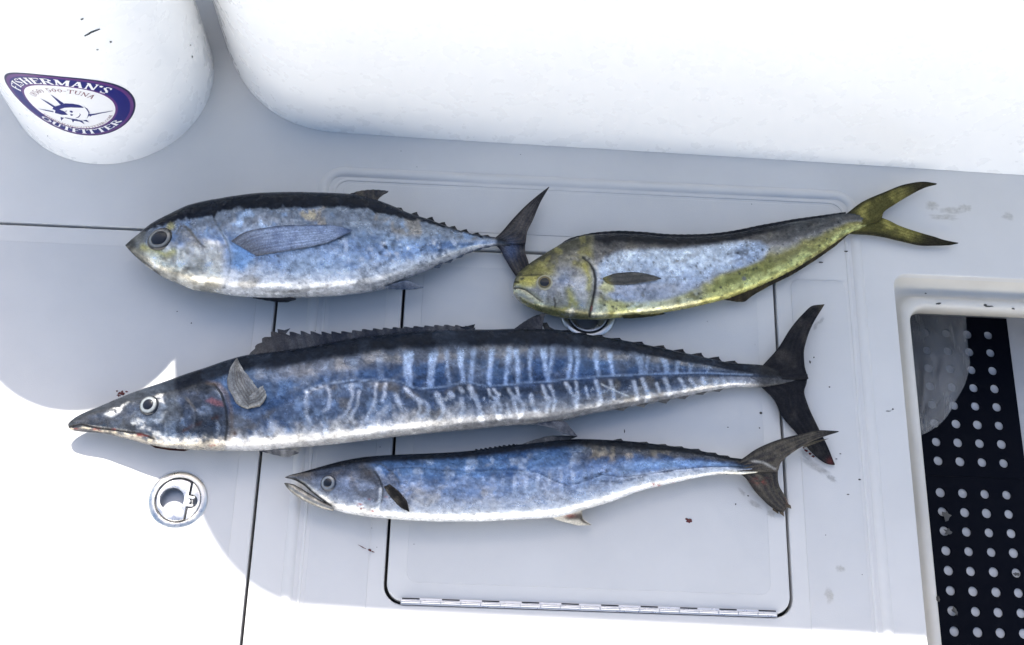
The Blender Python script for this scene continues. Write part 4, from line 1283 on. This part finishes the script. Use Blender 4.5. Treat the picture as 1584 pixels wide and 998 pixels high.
        p.mix((142, 166, 222), smooth(ww + 2.8, ww - 2.6, np.abs(x - cx + (n3 - .5) * 4)) * above * k * (.58 + .5 * n3) * (.55 + .45 * smooth(600, 640, np.full_like(x, bx_))))
    # bars below it: wavering, forking strokes
    low_bars = [
        ([(474, 606), (474, 640), (480, 655)], 4), ([(474, 606), (500, 597)], 3), ([(505, 597), (511, 612), (508, 630), (500, 637)], 4), ([(543, 594), (546, 612), (538, 632), (532, 645)], 3.6), ([(556, 605), (552, 628), (543, 645), (548, 656)], 3.2),
        ([(582, 594), (580, 622), (572, 638), (567, 650)], 3.4), ([(595, 590), (596, 606), (592, 620)], 3.2), ([(598, 630), (586, 642), (576, 650)], 3.2), ([(612, 612), (618, 624), (622, 632)], 5.5), ([(628, 600), (640, 614), (652, 622)], 4.4), ([(648, 620), (650, 634), (646, 642)], 3.2), ([(656, 621), (663, 630), (660, 640), (651, 645)], 3.2),
        ([(676, 612), (682, 622)], 6.5), ([(697, 609), (700, 613)], 5.5), ([(712, 602), (716, 606)], 4.5), ([(685, 626), (686, 636), (680, 648)], 4), ([(714, 618), (717, 632), (712, 648)], 5), ([(726, 599), (734, 614), (742, 630), (744, 646)], 5.2), ([(743, 640), (745, 648)], 7.5),
        ([(756, 603), (760, 613), (770, 618), (774, 630), (772, 648)], 3.4), ([(764, 602), (772, 612)], 3), ([(768, 619), (764, 631), (769, 643)], 2.8), ([(787, 603), (794, 616), (800, 632), (802, 644)], 3.2), ([(800, 601), (801, 614)], 3), ([(797, 614), (810, 626), (808, 640), (802, 646)], 3), ([(784, 626), (790, 642)], 2.6),
        ([(822, 612), (824, 622)], 5.5), ([(824, 622), (828, 636)], 3), ([(840, 598), (844, 612), (850, 622), (846, 636)], 3.6), ([(850, 597), (856, 610), (859, 622), (856, 634)], 3.4), ([(876, 594), (882, 606), (890, 616), (892, 630)], 3.8), ([(890, 592), (893, 606), (892, 616)], 3.4),
        ([(906, 600), (910, 614)], 3.2), ([(922, 590), (926, 604), (930, 618), (926, 626)], 4), ([(944, 590), (948, 604), (950, 616)], 4), ([(980, 590), (984, 602), (986, 616)], 4), ([(994, 588), (1000, 600), (1004, 612), (1000, 620)], 4), ([(1016, 594), (1020, 606)], 3.4), ([(1028, 586), (1034, 600), (1036, 610)], 4), ([(1052, 586), (1058, 598), (1058, 606)], 3.6), ([(1068, 586), (1076, 598)], 3.2), ([(1086, 586), (1090, 594)], 3), ([(1104, 588), (1108, 598)], 3), ([(1120, 590), (1123, 596)], 3), ([(1136, 590), (1139, 596)], 2.6)]
    xw = x + (p.n(10, 75) - .5) * 5; yw = y + (p.n(9, 76) - .5) * 4
    for pts, w in low_bars:
        fade = (.72 + .25 * smooth(520, 620, np.full_like(x, pts[0][0])))
        p.mix((196, 208, 234), stroke(xw, yw, pts, w * .70, 2.8) * fade * (.50 + .5 * n3), .5)
    p.mix((226, 228, 234), low * smooth(.78, .70, v) * smooth(.60, .74, p.n(8, 77)) * smooth(600, 700, x) * smooth(.62, .68, v) * .55)
    p.mix((190, 196, 212), smooth(1020, 1140, x) * smooth(.5, .62, v) * .55)
    p.mix((78, 84, 98), smooth(1060, 1160, x) * smooth(.55, .40, v) * .7)
    # lateral line
    p.mix((150, 172, 216), stroke(x, y + 2, W_LL[3:], 1.6, 1.6) * .55)
    p.mix((44, 60, 104), stroke(x, y, W_LL[3:], .55, .9) * .8)
    p.h -= .0006 * stroke(x, y, W_LL[3:], .6, 1.4)
    # long pale scratch
    p.mix((216, 220, 228), stroke(x, y, [(930, 594), (950, 604), (972, 613)], 1.1, 1.4) * .6)
    # black-blue back
    be = np.interp(x, [105, 190, 288, 384, 490, 596, 700, 800, 900, 1000, 1100, 1180], [.12, .18, .16, .15, .155, .15, .155, .17, .17, .17, .22, .42])
    bk = smooth(.035, -.035, v - be + (n2 - .5) * .07 + (n3 - .5) * .03)
    p.mix((22, 29, 48), bk * .97, .0)
    p.mix((50, 60, 84), bk * smooth(.5, .68, p.n(30, 79)) * .5)
    p.mix((66, 72, 86), bk * smooth(300, 180, x) * .5)
    p.mix((46, 48, 54), smooth(1150, 1185, x) * .85, .1)
    for a, b in ((759, 615), (640, 594), (464, 583), (775, 613)):
        p.mix((30, 32, 38), np.exp(-(((x - a) / 2) ** 2 + ((y - b) / 1.6) ** 2)) * .8)
    p.h += (n3 - .5) * .0006 + (n2 - .5) * .0010
wahoo = Fish('wahoo', 'longest fish, a dark blue wahoo with pale bars and a pointed snout', W_UP, W_LO,
             [(0, .9), (.05, .72), (.15, .58), (.4, .50), (.7, .50), (.9, .62), (.95, .5), (1, .2)],
             [(0, .022), (.15, .031), (.35, .037), (.6, .035), (.8, .024), (1, .013)], P(660, 600), paint_wahoo)
wahoo.eye(230.5, 627, 15.0, 8.2, [(20, 24, 34), (142, 152, 166), (12, 15, 26)], .28)
def c_wtail(p):
    p.mix((26, 28, 36), np.ones_like(p.x)); p.mix((54, 54, 58), smooth(.45, .75, p.n(16, 82)) * .7); p.mix((62, 62, 64), np.clip(p.rib, 0, 1) * .15)
    p.mix((96, 92, 84), smooth(.90, 1.0, p.u) * smooth(600, 500, p.y) * .8)
    p.mix((140, 70, 70), np.exp(-(((p.x - 1284) / 5) ** 2 + ((p.y - 714) / 5) ** 2)) * .3)
wahoo.fin('tail_fin', [(1166, 580), (1182, 563), (1204, 538), (1223, 508), (1242, 485.8), (1257.7, 473), (1275, 471)], [(1180, 588), (1250, 586), (1244, 566), (1243, 548), (1248, 524), (1256, 504), (1275, 472)], lin(.014, .02), lin(.014, .02), c_wtail, n=48, m=18, th=.006, rays=12, ray_axis='v', depth=.0005)
wahoo.fin('tail_fin', [(1166, 588), (1180, 600), (1197.7, 618), (1210, 643.6), (1232.5, 670), (1257.7, 702), (1283, 718.6), (1291, 719.5)], [(1180, 580), (1249, 580), (1247, 594), (1243.5, 606), (1249, 626), (1264, 659), (1280, 691), (1291, 718)], lin(.013, .005), lin(.013, .005), c_wtail, n=48, m=18, th=.005, rays=12, ray_axis='v', depth=.0005)
def c_wdors(p):
    p.mix((40, 46, 62), np.ones_like(p.x)); p.mix((80, 84, 96), smooth(.38, .7, p.n(24, 84)) * .7); p.mix((26, 32, 48), smooth(.2, .9, p.rib) * .45); p.mix((92, 92, 96), smooth(470, 400, p.x) * .5)
dA = [(382, 553), (400, 551), (420, 549), (445, 546), (490, 539), (518, 534), (560, 526), (596, 521), (640, 517), (690, 514), (735, 514)]
dB = [(385, 549.5), (397.5, 532.5), (413, 518), (428.8, 510.2), (437, 514), (466, 512), (496, 513), (530, 512.5), (565, 509), (627, 505.5), (695, 502.5), (735, 506)]
wahoo.fin('dorsal_fin', dA, dB, lin(.044, .046), lin(.036, .040), c_wdors, n=240, m=10, th=.003, rays=23, depth=.0007, rag=.20)
wahoo.blade('dorsal_spine', [(430, 516), (440, 519), (449, 508), (440, 511), (429, 509)], .036, (60, 64, 74))
wahoo.blade('dorsal_spine', [(700, 509), (716, 507.5), (733, 507.5), (735, 501.5), (732, 504), (716, 505.5), (702, 506)], .041, (36, 40, 52))
wahoo.fin('dorsal_fin', [(788, 514), (815, 514), (838, 513), (840, 500), (843.5, 485)], [(796, 508.5), (812, 497), (828, 488.5), (843.5, 484.2)], lin(.043, .043), lin(.043, .036), c_dark((40, 44, 56), (72, 74, 84)), n=26, m=9, th=.003, rays=7)
wahoo.blade('dorsal_fin', [(843, 512), (854, 513), (862, 512), (850, 506), (846, 499), (838, 500)], .040, (46, 48, 54))
wahoo.finlets([(880, 510.5), (905, 514.5), (930, 518), (958, 522.8), (992.5, 528.6), (1025.7, 534.2), (1055.7, 540), (1084, 545.8), (1111, 551.8), (1136, 558)], 1, (40, 42, 50), 24, 4, .72)
wahoo.finlets([(964, 635.5), (996, 630), (1030, 624.5), (1059, 617.5), (1087, 610.8), (1112.5, 606)], -1, (88, 90, 96), 20, 3, .62)
wahoo.fin('anal_fin', [(826, 653), (850, 651), (872, 652), (882, 662), (893, 675)], [(834, 658), (858, 663.5), (872, 671), (893, 675.5)], lin(.034, .034), lin(.036, .043), c_dark((70, 76, 92), (110, 116, 132)), n=24, m=8, th=.003, rays=6)
def c_wpec(p):
    p.mix((118, 124, 136), np.ones_like(p.x)); p.mix((158, 164, 174), smooth(.4, .7, p.n(12, 86)) * .7); p.mix((74, 72, 70), smooth(.25, .95, p.rib) * .65); p.mix((84, 82, 80), smooth(.1, 0, p.v) * .6)
wahoo.fin('pectoral_fin', [(384, 633), (370, 628), (361, 614), (355, 598), (357, 582), (363, 569), (369, 561.5)], [(402, 629), (410, 618), (403, 607), (393, 596), (384, 584), (376, 573), (370, 562)], 0, 0, c_wpec, n=40, m=18, th=.003, rays=9, ray_axis='v', depth=.0007, off=lambda u, v: .0015 + .009 * math.sin(min(1, u * 1.15) * 1.9) * (.4 + .6 * (1 - abs(v - .4))))
wahoo.fin('pectoral_fin', [(386, 632), (398, 630), (408, 624), (413, 614)], [(390, 618), (398, 612), (404, 606), (410, 603)], 0, 0, c_wpec, n=18, m=10, th=.003, rays=4, ray_axis='v', depth=.0008, off=lambda u, v: .004 + .010 * v)
wahoo.fin('pelvic_fin', [(398, 694), (425, 695), (448, 696), (462, 699)], [(402, 698), (424, 703.5), (443, 707), (462, 701)], lin(.032, .032), lin(.016, .008), c_dark((36, 42, 58), (120, 126, 140)), n=22, m=7, th=.002, rays=5)
wahoo.blade('jaw_shadow_skin', [(226, 685), (250, 689), (280, 693), (298, 694.5), (285, 698), (262, 696.5), (240, 693)], .020, (50, 30, 30)).name = 'gill_jaw_shadow'  # dark blade: bloody open gill with the jaw's shadow painted in

# ------------------------------------------------------------------ king mackerel (lowest)
K_UP = [(441, 738), (450, 734.5), (463, 731.5), (493, 723), (531, 713), (566, 707), (607, 704), (657, 702), (708, 699.3), (733, 697), (783.5, 690), (830, 685), (864, 681), (896.6, 679.5), (961, 682), (1025, 688.5), (1073.7, 695.5), (1106, 702.5), (1128, 707.5), (1148, 710), (1165, 713), (1196, 722)]
K_LO = [(441, 739.5), (449, 741), (456.5, 743.5), (468, 750), (482, 762), (500, 776), (520, 789.5), (556, 797.7), (594, 802), (632, 804.8), (682.5, 806.8), (733, 806.8), (783.5, 804.8), (830, 802.2), (858, 800.5), (906, 788), (945, 776.5), (993, 759), (1041.5, 747.5), (1090, 737), (1122, 733.2), (1148, 734), (1165, 732), (1196, 725)]
K_UPf, K_LOf = pchip(*zip(*K_UP)), pchip(*zip(*K_LO))
K_LL = [(600, 726), (620, 723), (640, 723), (670, 725.5), (720, 729.5), (758, 727.5), (800, 727), (832, 731), (858, 744), (880, 752), (905, 744), (932, 734), (960, 738), (1000, 734), (1050, 726), (1100, 722), (1150, 722)]
def paint_king(p):
    x, y, v = p.x, p.y, p.v
    n1, n2, n3 = p.n(70, 91), p.n(18, 92), p.n(6, 93)
    p.mix((120, 142, 196), np.ones_like(x))
    blue = smooth(.50, .30, v + (n2 - .5) * .18)
    p.mix((56, 84, 152), blue * .95)
    p.mix((46, 70, 140), blue * smooth(.48, .64, p.n(44, 95)) * .7)
    p.mix((118, 138, 186), blue * smooth(.53, .68, p.n(16, 96)) * .6)
    # blotchy silver flank and clean white belly
    p.mix((166, 170, 180), smooth(.42, .62, v + (n2 - .5) * .2) * smooth(900, 780, x) * smooth(.42, .60, p.n(30, 97)) * .8)
    p.mix((150, 172, 216), smooth(.40, .60, v) * smooth(740, 830, x) * smooth(.42, .60, p.n(12, 98)) * .7)
    p.mix((204, 212, 230), smooth(.56, .78, v + (n2 - .5) * .18) * .8, .5)
    p.mix((238, 238, 238), smooth(.80, .90, v + (n3 - .5) * .05) * .95, .35)
    p.mix((232, 234, 238), smooth(940, 1010, x) * smooth(.60, .74, v) * .85)
    p.mix((120, 132, 166), smooth(.52, .68, p.n(8, 99)) * smooth(.3, .5, v) * smooth(.82, .70, v) * .5)
    # vertical faint bars of the mid flank
    p.mix((176, 192, 226), smooth(.25, .9, np.sin(x * .34 + 3 * n1)) * smooth(.36, .5, v) * smooth(.72, .6, v) * smooth(760, 800, x) * smooth(920, 880, x) * .5)
    # dusky rear back
    p.mix((72, 76, 86), smooth(860, 930, x) * smooth(.42, .20, v + (n2 - .5) * .25) * .9)
    p.mix((126, 126, 124), smooth(870, 930, x) * smooth(.44, .26, v) * smooth(.54, .68, p.n(14, 101)) * .7)
    p.mix((120, 152, 214), smooth(940, 1000, x) * smooth(.34, .46, v) * smooth(.62, .52, v) * .8)
    p.mix((70, 84, 122), stroke(x, y, [(930, 744), (960, 746), (1000, 736), (1040, 728)], 1.6, 3) * smooth(.4, .6, n3) * .8)
    p.mix((74, 84, 112), stroke(x, y, [(905, 740), (925, 735), (940, 728)], 2, 2) * smooth(.42, .56, n3) * .9)
    # head
    g = [(566, 712), (580, 730), (589, 745), (592, 757), (590, 776), (582, 792)]
    gx = np.interp(y, [q[1] for q in g], [q[0] for q in g])
    hd = smooth(12, -9, x - gx + (n2 - .5) * 16)
    p.mix((128, 140, 172), hd * .85)
    p.mix((58, 68, 98), hd * smooth(.50, .22, v + (n2 - .5) * .12) * .95, .2)
    p.mix((206, 212, 224), hd * smooth(.62, .86, v + (n2 - .5) * .25) * .8)
    p.mix((104, 106, 116), hd * smooth(.5, .64, p.n(14, 103)) * .5)
    p.mix((118, 114, 104), hd * smooth(500, 462, x) * .6)
    p.mix((54, 62, 84), stroke(x, y, [(566, 713), (590, 718), (606, 730), (616, 744), (619, 752)], 1.6, 2.4) * .75)
    p.mix((66, 72, 90), region(x, y, [(560, 724), (575, 726), (590, 742), (588, 752), (570, 746), (556, 738)], 5) * .75)
    p.mix((110, 116, 134), region(x, y, [(592, 742), (606, 732), (616, 746), (612, 756), (598, 752)], 4) * .5)
    p.mix((52, 54, 62), stroke(x, y, g[1:5], 1.2, 1.4) * .8)
    p.mix((232, 234, 236), stroke(x + 2, y, [(591, 757), (590, 772), (584, 788)], 2.2, 1.6) * .85)
    p.h += .0016 * smooth(2.5, -2.5, x - gx) * smooth(716, 730, y) * smooth(510, 550, x)
    for a, b, s in ((556, 781, 5), (548, 788, 4), (560, 787, 4), (571, 773, 2.5), (578, 791, 4), (597, 769, 3), (1012, 750, 6), (1020, 752, 4), (1042, 748, 4), (985, 761, 3)):
        p.mix((142, 52, 52), np.exp(-(((x - a) / s) ** 2 + ((y - b) / (s * .45)) ** 2)) * smooth(.38, .56, p.n(3, 105)) * .95, .05)
    ed = stroke(x, y, [(444, 739.5), (458, 742), (470, 749), (484, 762), (502, 775), (512, 782)], 1.6, 1.5)
    p.mix((40, 42, 46), ed * .8)
    # lateral line
    p.mix((38, 56, 100), stroke(x, y, K_LL, .6, 1.0) * .7)
    p.h -= .0005 * stroke(x, y, K_LL, .7, 1.4)
    # dark back edge
    bk = smooth(.04, -.04, v - .10 - .05 * smooth(900, 1000, x) + (n3 - .5) * .04)
    p.mix((22, 28, 42), bk * .97, .0)
    p.mix((40, 42, 46), smooth(1100, 1160, x) * smooth(.72, .55, v) * .85, .1)
    p.mix((214, 212, 206), smooth(1090, 1140, x) * smooth(.66, .8, v) * .8)
    p.h += (n3 - .5) * .0005 + (n2 - .5) * .0008
king = Fish('king_mackerel', 'slim blue and white mackerel with a ragged tail, nearest the hinge', K_UP, K_LO,
            [(0, .8), (.06, .58), (.2, .48), (.5, .43), (.8, .48), (.94, .45), (1, .2)],
            [(0, .024), (.2, .026), (.5, .027), (.75, .023), (.92, .021), (1, .021)], P(800, 750), paint_king)
king.eye(508, 747.5, 12.6, 6.8, [(30, 38, 58), (128, 136, 150), (14, 18, 28)], .3)
# separate lower jaw, mouth slightly open
jx = np.linspace(440, 516, 30)
ju = np.interp(jx, [440, 446, 455, 466, 476, 490, 504, 516], [747, 747.5, 749.5, 755.5, 762, 770.5, 778, 784])
jl = np.interp(jx, [440, 444, 450, 458, 468, 480, 492, 504, 516], [748.5, 755, 761, 767.5, 773.7, 779.5, 784.5, 788.3, 790.6])
nv = 20; vs = []; cl = []
for i, X in enumerate(jx):
    a, b = P(X, ju[i], .026), P(X, jl[i], .026); c = (a + b) / 2; e = (a - b) / 2; t = np.linalg.norm(e) * .8 + .0004
    for j in range(nv):
        th = 2 * math.pi * j / nv
        w = c + e * math.cos(th); w[2] += t * math.sin(th); vs.append(w)
        k = vnoise(np.array(X), np.array(th * 9.), 5, 4)
        col = pig(*(150, 152, 156)) * (.6 + .6 * k) if math.cos(th) < .75 else pig(70, 66, 66)
        if X < 447: col = pig(96, 96, 96)
        cl.append((*col, .4))
jw, _ = grid_mesh('lower_jaw', np.array(vs), 30, nv, True, M_skin, np.array(cl), king.root)
def c_ktail(p):
    p.mix((56, 56, 60), np.ones_like(p.x)); p.mix((86, 84, 82), smooth(.4, .7, p.n(16, 107)) * .75); p.mix((44, 44, 46), smooth(.2, 0, p.v) * .8); p.mix((104, 100, 92), np.clip(p.rib, 0, 1) * .3)
    p.mix((150, 62, 60), np.exp(-(((p.x - 1176) / 9) ** 2 + ((p.y - 744) / 5) ** 2)) * smooth(.4, .6, p.n(4, 108)) * .55)
    p.mix((142, 62, 60), np.exp(-(((p.x - 1214) / 4) ** 2 + ((p.y - 778) / 6) ** 2)) * smooth(.4, .6, p.n(4, 109)) * .4)
    p.mix((170, 174, 180), stroke(p.x, p.y, [(1164, 714), (1180, 716), (1198, 726)], 1.6, 1.6) * .7)
king.fin('tail_fin', [(1132, 720), (1148, 710), (1170, 695), (1206, 680), (1244, 670.6), (1267, 665.8), (1297, 667.2)], [(1140, 730), (1202, 730), (1207, 717), (1222, 703), (1244, 689), (1262, 680), (1297, 668.2)], lin(.022, .026), lin(.022, .026), c_ktail, n=50, m=18, th=.005, rays=13, ray_axis='v', depth=.0006)
king.fin('tail_fin', [(1132, 726), (1149, 735), (1170, 762), (1196, 786.5), (1211, 794.5)], [(1140, 716), (1203, 724), (1203, 740), (1205, 751), (1215, 769), (1220, 781)], lin(.021, .006), lin(.021, .006), c_ktail, n=36, m=18, th=.004, rays=13, ray_axis='v', depth=.0006)
king.blade('tail_fin_ray', [(1240, 690), (1262, 682), (1282, 678.5), (1264, 685), (1246, 692)], .025, (72, 70, 66))
for q in ([(1206, 786), (1212, 793), (1213, 799), (1206, 794)], [(1213, 776), (1223, 782), (1224, 787), (1214, 784)], [(1196, 784), (1204, 791), (1204, 795), (1195, 789)]):
    king.blade('tail_fin_ray', q, .006, (80, 74, 68))
king.fin('dorsal_fin', [(798, 694), (830, 689), (862, 685), (878, 681), (893, 675)], [(800, 690), (828, 680), (856, 674), (893, 674)], lin(.032, .032), lin(.034, .028), c_dark((56, 60, 70), (90, 94, 104)), n=24, m=7, th=.0025, rays=7)
kd = np.linspace(735, 800, 10)
king.fin('dorsal_fin', [(a, float(K_UPf(a)) + 4) for a in kd], [(a, float(K_UPf(a)) - 2.2) for a in kd], const(.033), const(.031), c_dark((24, 28, 38), (44, 48, 58)), n=40, m=5, th=.002, rays=9, rag=.5)
king.finlets([(960, 678.6), (999.6, 683.5), (1028.6, 687), (1054, 690.6), (1080, 694.5), (1106, 700.5), (1125, 705)], 1, (44, 46, 52), 20, 4, .7)
king.fin('anal_fin', [(852, 798), (872, 796), (900, 789), (901, 800), (915, 812)], [(858, 803), (880, 809.5), (897, 813), (915, 812.6)], lin(.024, .024), lin(.012, .006), lambda p: (p.mix((176, 178, 182), np.ones_like(p.x)), p.mix((70, 70, 74), smooth(.25, .05, np.abs(p.v - .42) * .6) * smooth(.2, .4, p.u)), p.mix((120, 60, 58), np.exp(-(((p.x - 880) / 9) ** 2 + ((p.y - 798) / 3) ** 2)) * .6)), n=26, m=12, th=.002, rays=7)
def c_kpec(p):
    p.mix((46, 46, 48), np.ones_like(p.x)); p.mix((92, 90, 88), smooth(.45, .75, p.n(8, 111)) * .7); p.mix((24, 24, 28), smooth(.2, .9, p.rib) * .5)
king.fin('pectoral_fin', [(594, 754), (602, 766), (612, 777), (622, 785), (632, 789.5)], [(603, 750), (614, 758), (624, 768), (630, 776), (634, 790)], 0, 0, c_kpec, n=26, m=12, th=.0025, rays=5, ray_axis='v', depth=.0007, off=lambda u, v: .002 + .004 * u, rag=0)

# ================================================================== SMALL MARKS ON THE DECK
def blob(px, py, rx, ry, z=.0009, h=.0006, ang=0, n=18, jag=.3):
    c = P(px, py, z); vs = [(c[0], c[1], z + h)]; fs = []; k = .00085
    rad = [1 + rng.uniform(-jag, jag) for _ in range(n)]
    for s, hh in ((.6, .75), (1.0, 0)):
        for i in range(n):
            a = 2 * math.pi * i / n; x, y = rx * math.cos(a) * rad[i] * s, ry * math.sin(a) * rad[i] * s
            vs.append((c[0] + k * (x * math.cos(ang) - y * math.sin(ang)), c[1] + k * (x * math.sin(ang) + y * math.cos(ang)), z + h * hh))
    for i in range(n):
        j = (i + 1) % n
        fs += [(0, 1 + i, 1 + j), (1 + i, 1 + n + i, 1 + n + j, 1 + j)]
    return vs, fs
def marks(name, items, mat, parent, alpha=False):
    V = []; Fc = []; al = []
    for it in items:
        vs, fs = blob(*it[:4], **(it[4] if len(it) > 4 else {}))
        o = len(V); V += vs; Fc += [tuple(i + o for i in f) for f in fs]
        n = (len(vs) - 1) // 2; al += [1.0] + [.8] * n + [0.0] * n
    ob = mesh_obj(name, V, Fc, mat, parent)
    if alpha: set_attr(ob.data, np.array([[1, 1, 1, a] for a in al]))
    return ob
hatch_c = hc
marks('blood_drop', [(1066, 805.5, 4.2, 3.4, dict(h=.0012)), (1062, 803, 2, 1.6)], M_blood, hatch_c)
marks('blood_drop', [(572, 851, 3, 1.5, dict(ang=-.5, z=.0015)), (577, 853.5, 2.4, .8, dict(ang=-.4, z=.0015)), (560, 846, 6, .6, dict(ang=-.45, z=.0015))], M_blood, deck)
marks('blood_drop', [(188, 608, 5, 3, dict(h=.002, jag=.5)), (181, 605, 1.6, 1.2), (196, 606, 2.4, 1.2), (184, 612, 2.6, 1.6, dict(jag=.5))], M_blood, tag(bpy.data.objects['deck_hatch']))
marks('blood_drop', [(1247, 697, 3, 1.6, dict(ang=-.5)), (1253, 702, 2.6, 1.6), (1258, 706, 2.4, 1.8), (1243, 693, 1.5, 1.2)], M_blood, deck)
marks('smear', [(1262, 722, 26, 7, dict(ang=-.55, h=.0002)), (1286, 740, 9, 5, dict(ang=-.5, h=.0002)), (1248, 704, 12, 6, dict(ang=-.6, h=.0002)), (1238, 512, 7, 3, dict(ang=1.0, h=.0002)), (1262, 504, 10, 3, dict(ang=1.1, h=.0002)), (1270, 497, 8, 3, dict(ang=.9, h=.0002))], M_stain_brown, deck, True)
marks('smear', [(1148, 761, 8, 3.6, dict(ang=-.9, h=.0002)), (1168, 780, 12, 5, dict(ang=-.6, h=.0002)), (1192, 795, 8, 5, dict(ang=-.6, h=.0002))], M_stain_brown, hatch_c, True)
marks('stain', [(1442, 318, 11, 12, dict(h=.0002)), (1494, 322, 14, 8, dict(h=.0002)), (1470, 326, 22, 7, dict(h=.0002)), (1560, 335, 12, 8, dict(h=.0002)), (1460, 336, 28, 6, dict(h=.0002)), (1283, 920, 8, 14, dict(h=.0002, z=.0012)), (1300, 880, 7, 6, dict(h=.0002, z=.0012))], M_stain_yellow, deck, True)
sp = [(1177, 639, 2.4, 2), (1126, 661, 1.4, 1), (1175, 662, 1.2, 1), (1253, 560, 1.6, 2.6), (1259, 553, 1.2, 1.5), (1283, 599, 1.4, 1.2), (1157, 767, 1.4, 1.2), (966, 667, .8, 2.6), (1138, 780, 1.2, 1), (1359, 798, 1.6, 3), (1362, 804, 1.2, 2), (1312, 765, 2, 1), (1330, 742, 2.4, 1.2), (1309, 389, 3.2, 1.4), (1270, 406, 3.4, 1.2), (297, 88, .8, .8), (296, 500, 1.2, .9), (274, 482, 1, .8), (1300, 702, 1.4, .9), (1294, 710, 1.8, .7)]
for _ in range(34):
    sp.append((rng.uniform(430, 1375), rng.uniform(225, 930), rng.uniform(.4, .9), rng.uniform(.4, .8)))
ob = marks('dirt_specks', [(a, b, c_, d_, dict(z=.0012, h=.0005, n=8)) for a, b, c_, d_ in sp], M_speck, deck)
ob['kind'] = 'stuff'
rim_marks = marks('dirt_specks', [(1452, 469.5, 4.5, 1.5, dict(z=-.0335, h=.001, ang=.3)), (1530, 474, 7, 1.4, dict(z=-.0335, h=.001)), (1524, 472, 2.6, 1.6, dict(z=-.0335, h=.002)), (1567, 477.5, 2.6, 1.6, dict(z=-.0335)), (1432, 454, 1.6, 1, dict(z=-.042)), (1451, 926, 3, 4, dict(z=-.0345, h=.002)), (1381, 633, 1.6, 1.2, dict(z=.0005)), (1374, 636, 4, .6, dict(z=.0005))], M_speck, deck)
rim_marks['kind'] = 'stuff'
debris = marks('hole_grime', [(1464, 797, 7, 8, dict(z=-.199, h=.001, n=10, jag=.5)), (1466, 823, 6, 5, dict(z=-.199, h=.001, n=10, jag=.5)), (1477, 944, 6, 6, dict(z=-.199, h=.001, n=10, jag=.6)), (1572, 888, 5, 3, dict(z=-.199, h=.001))], M_grime, [o for o in S.objects if o.name.startswith('rubber_mat')][-1])
debris['kind'] = 'stuff'
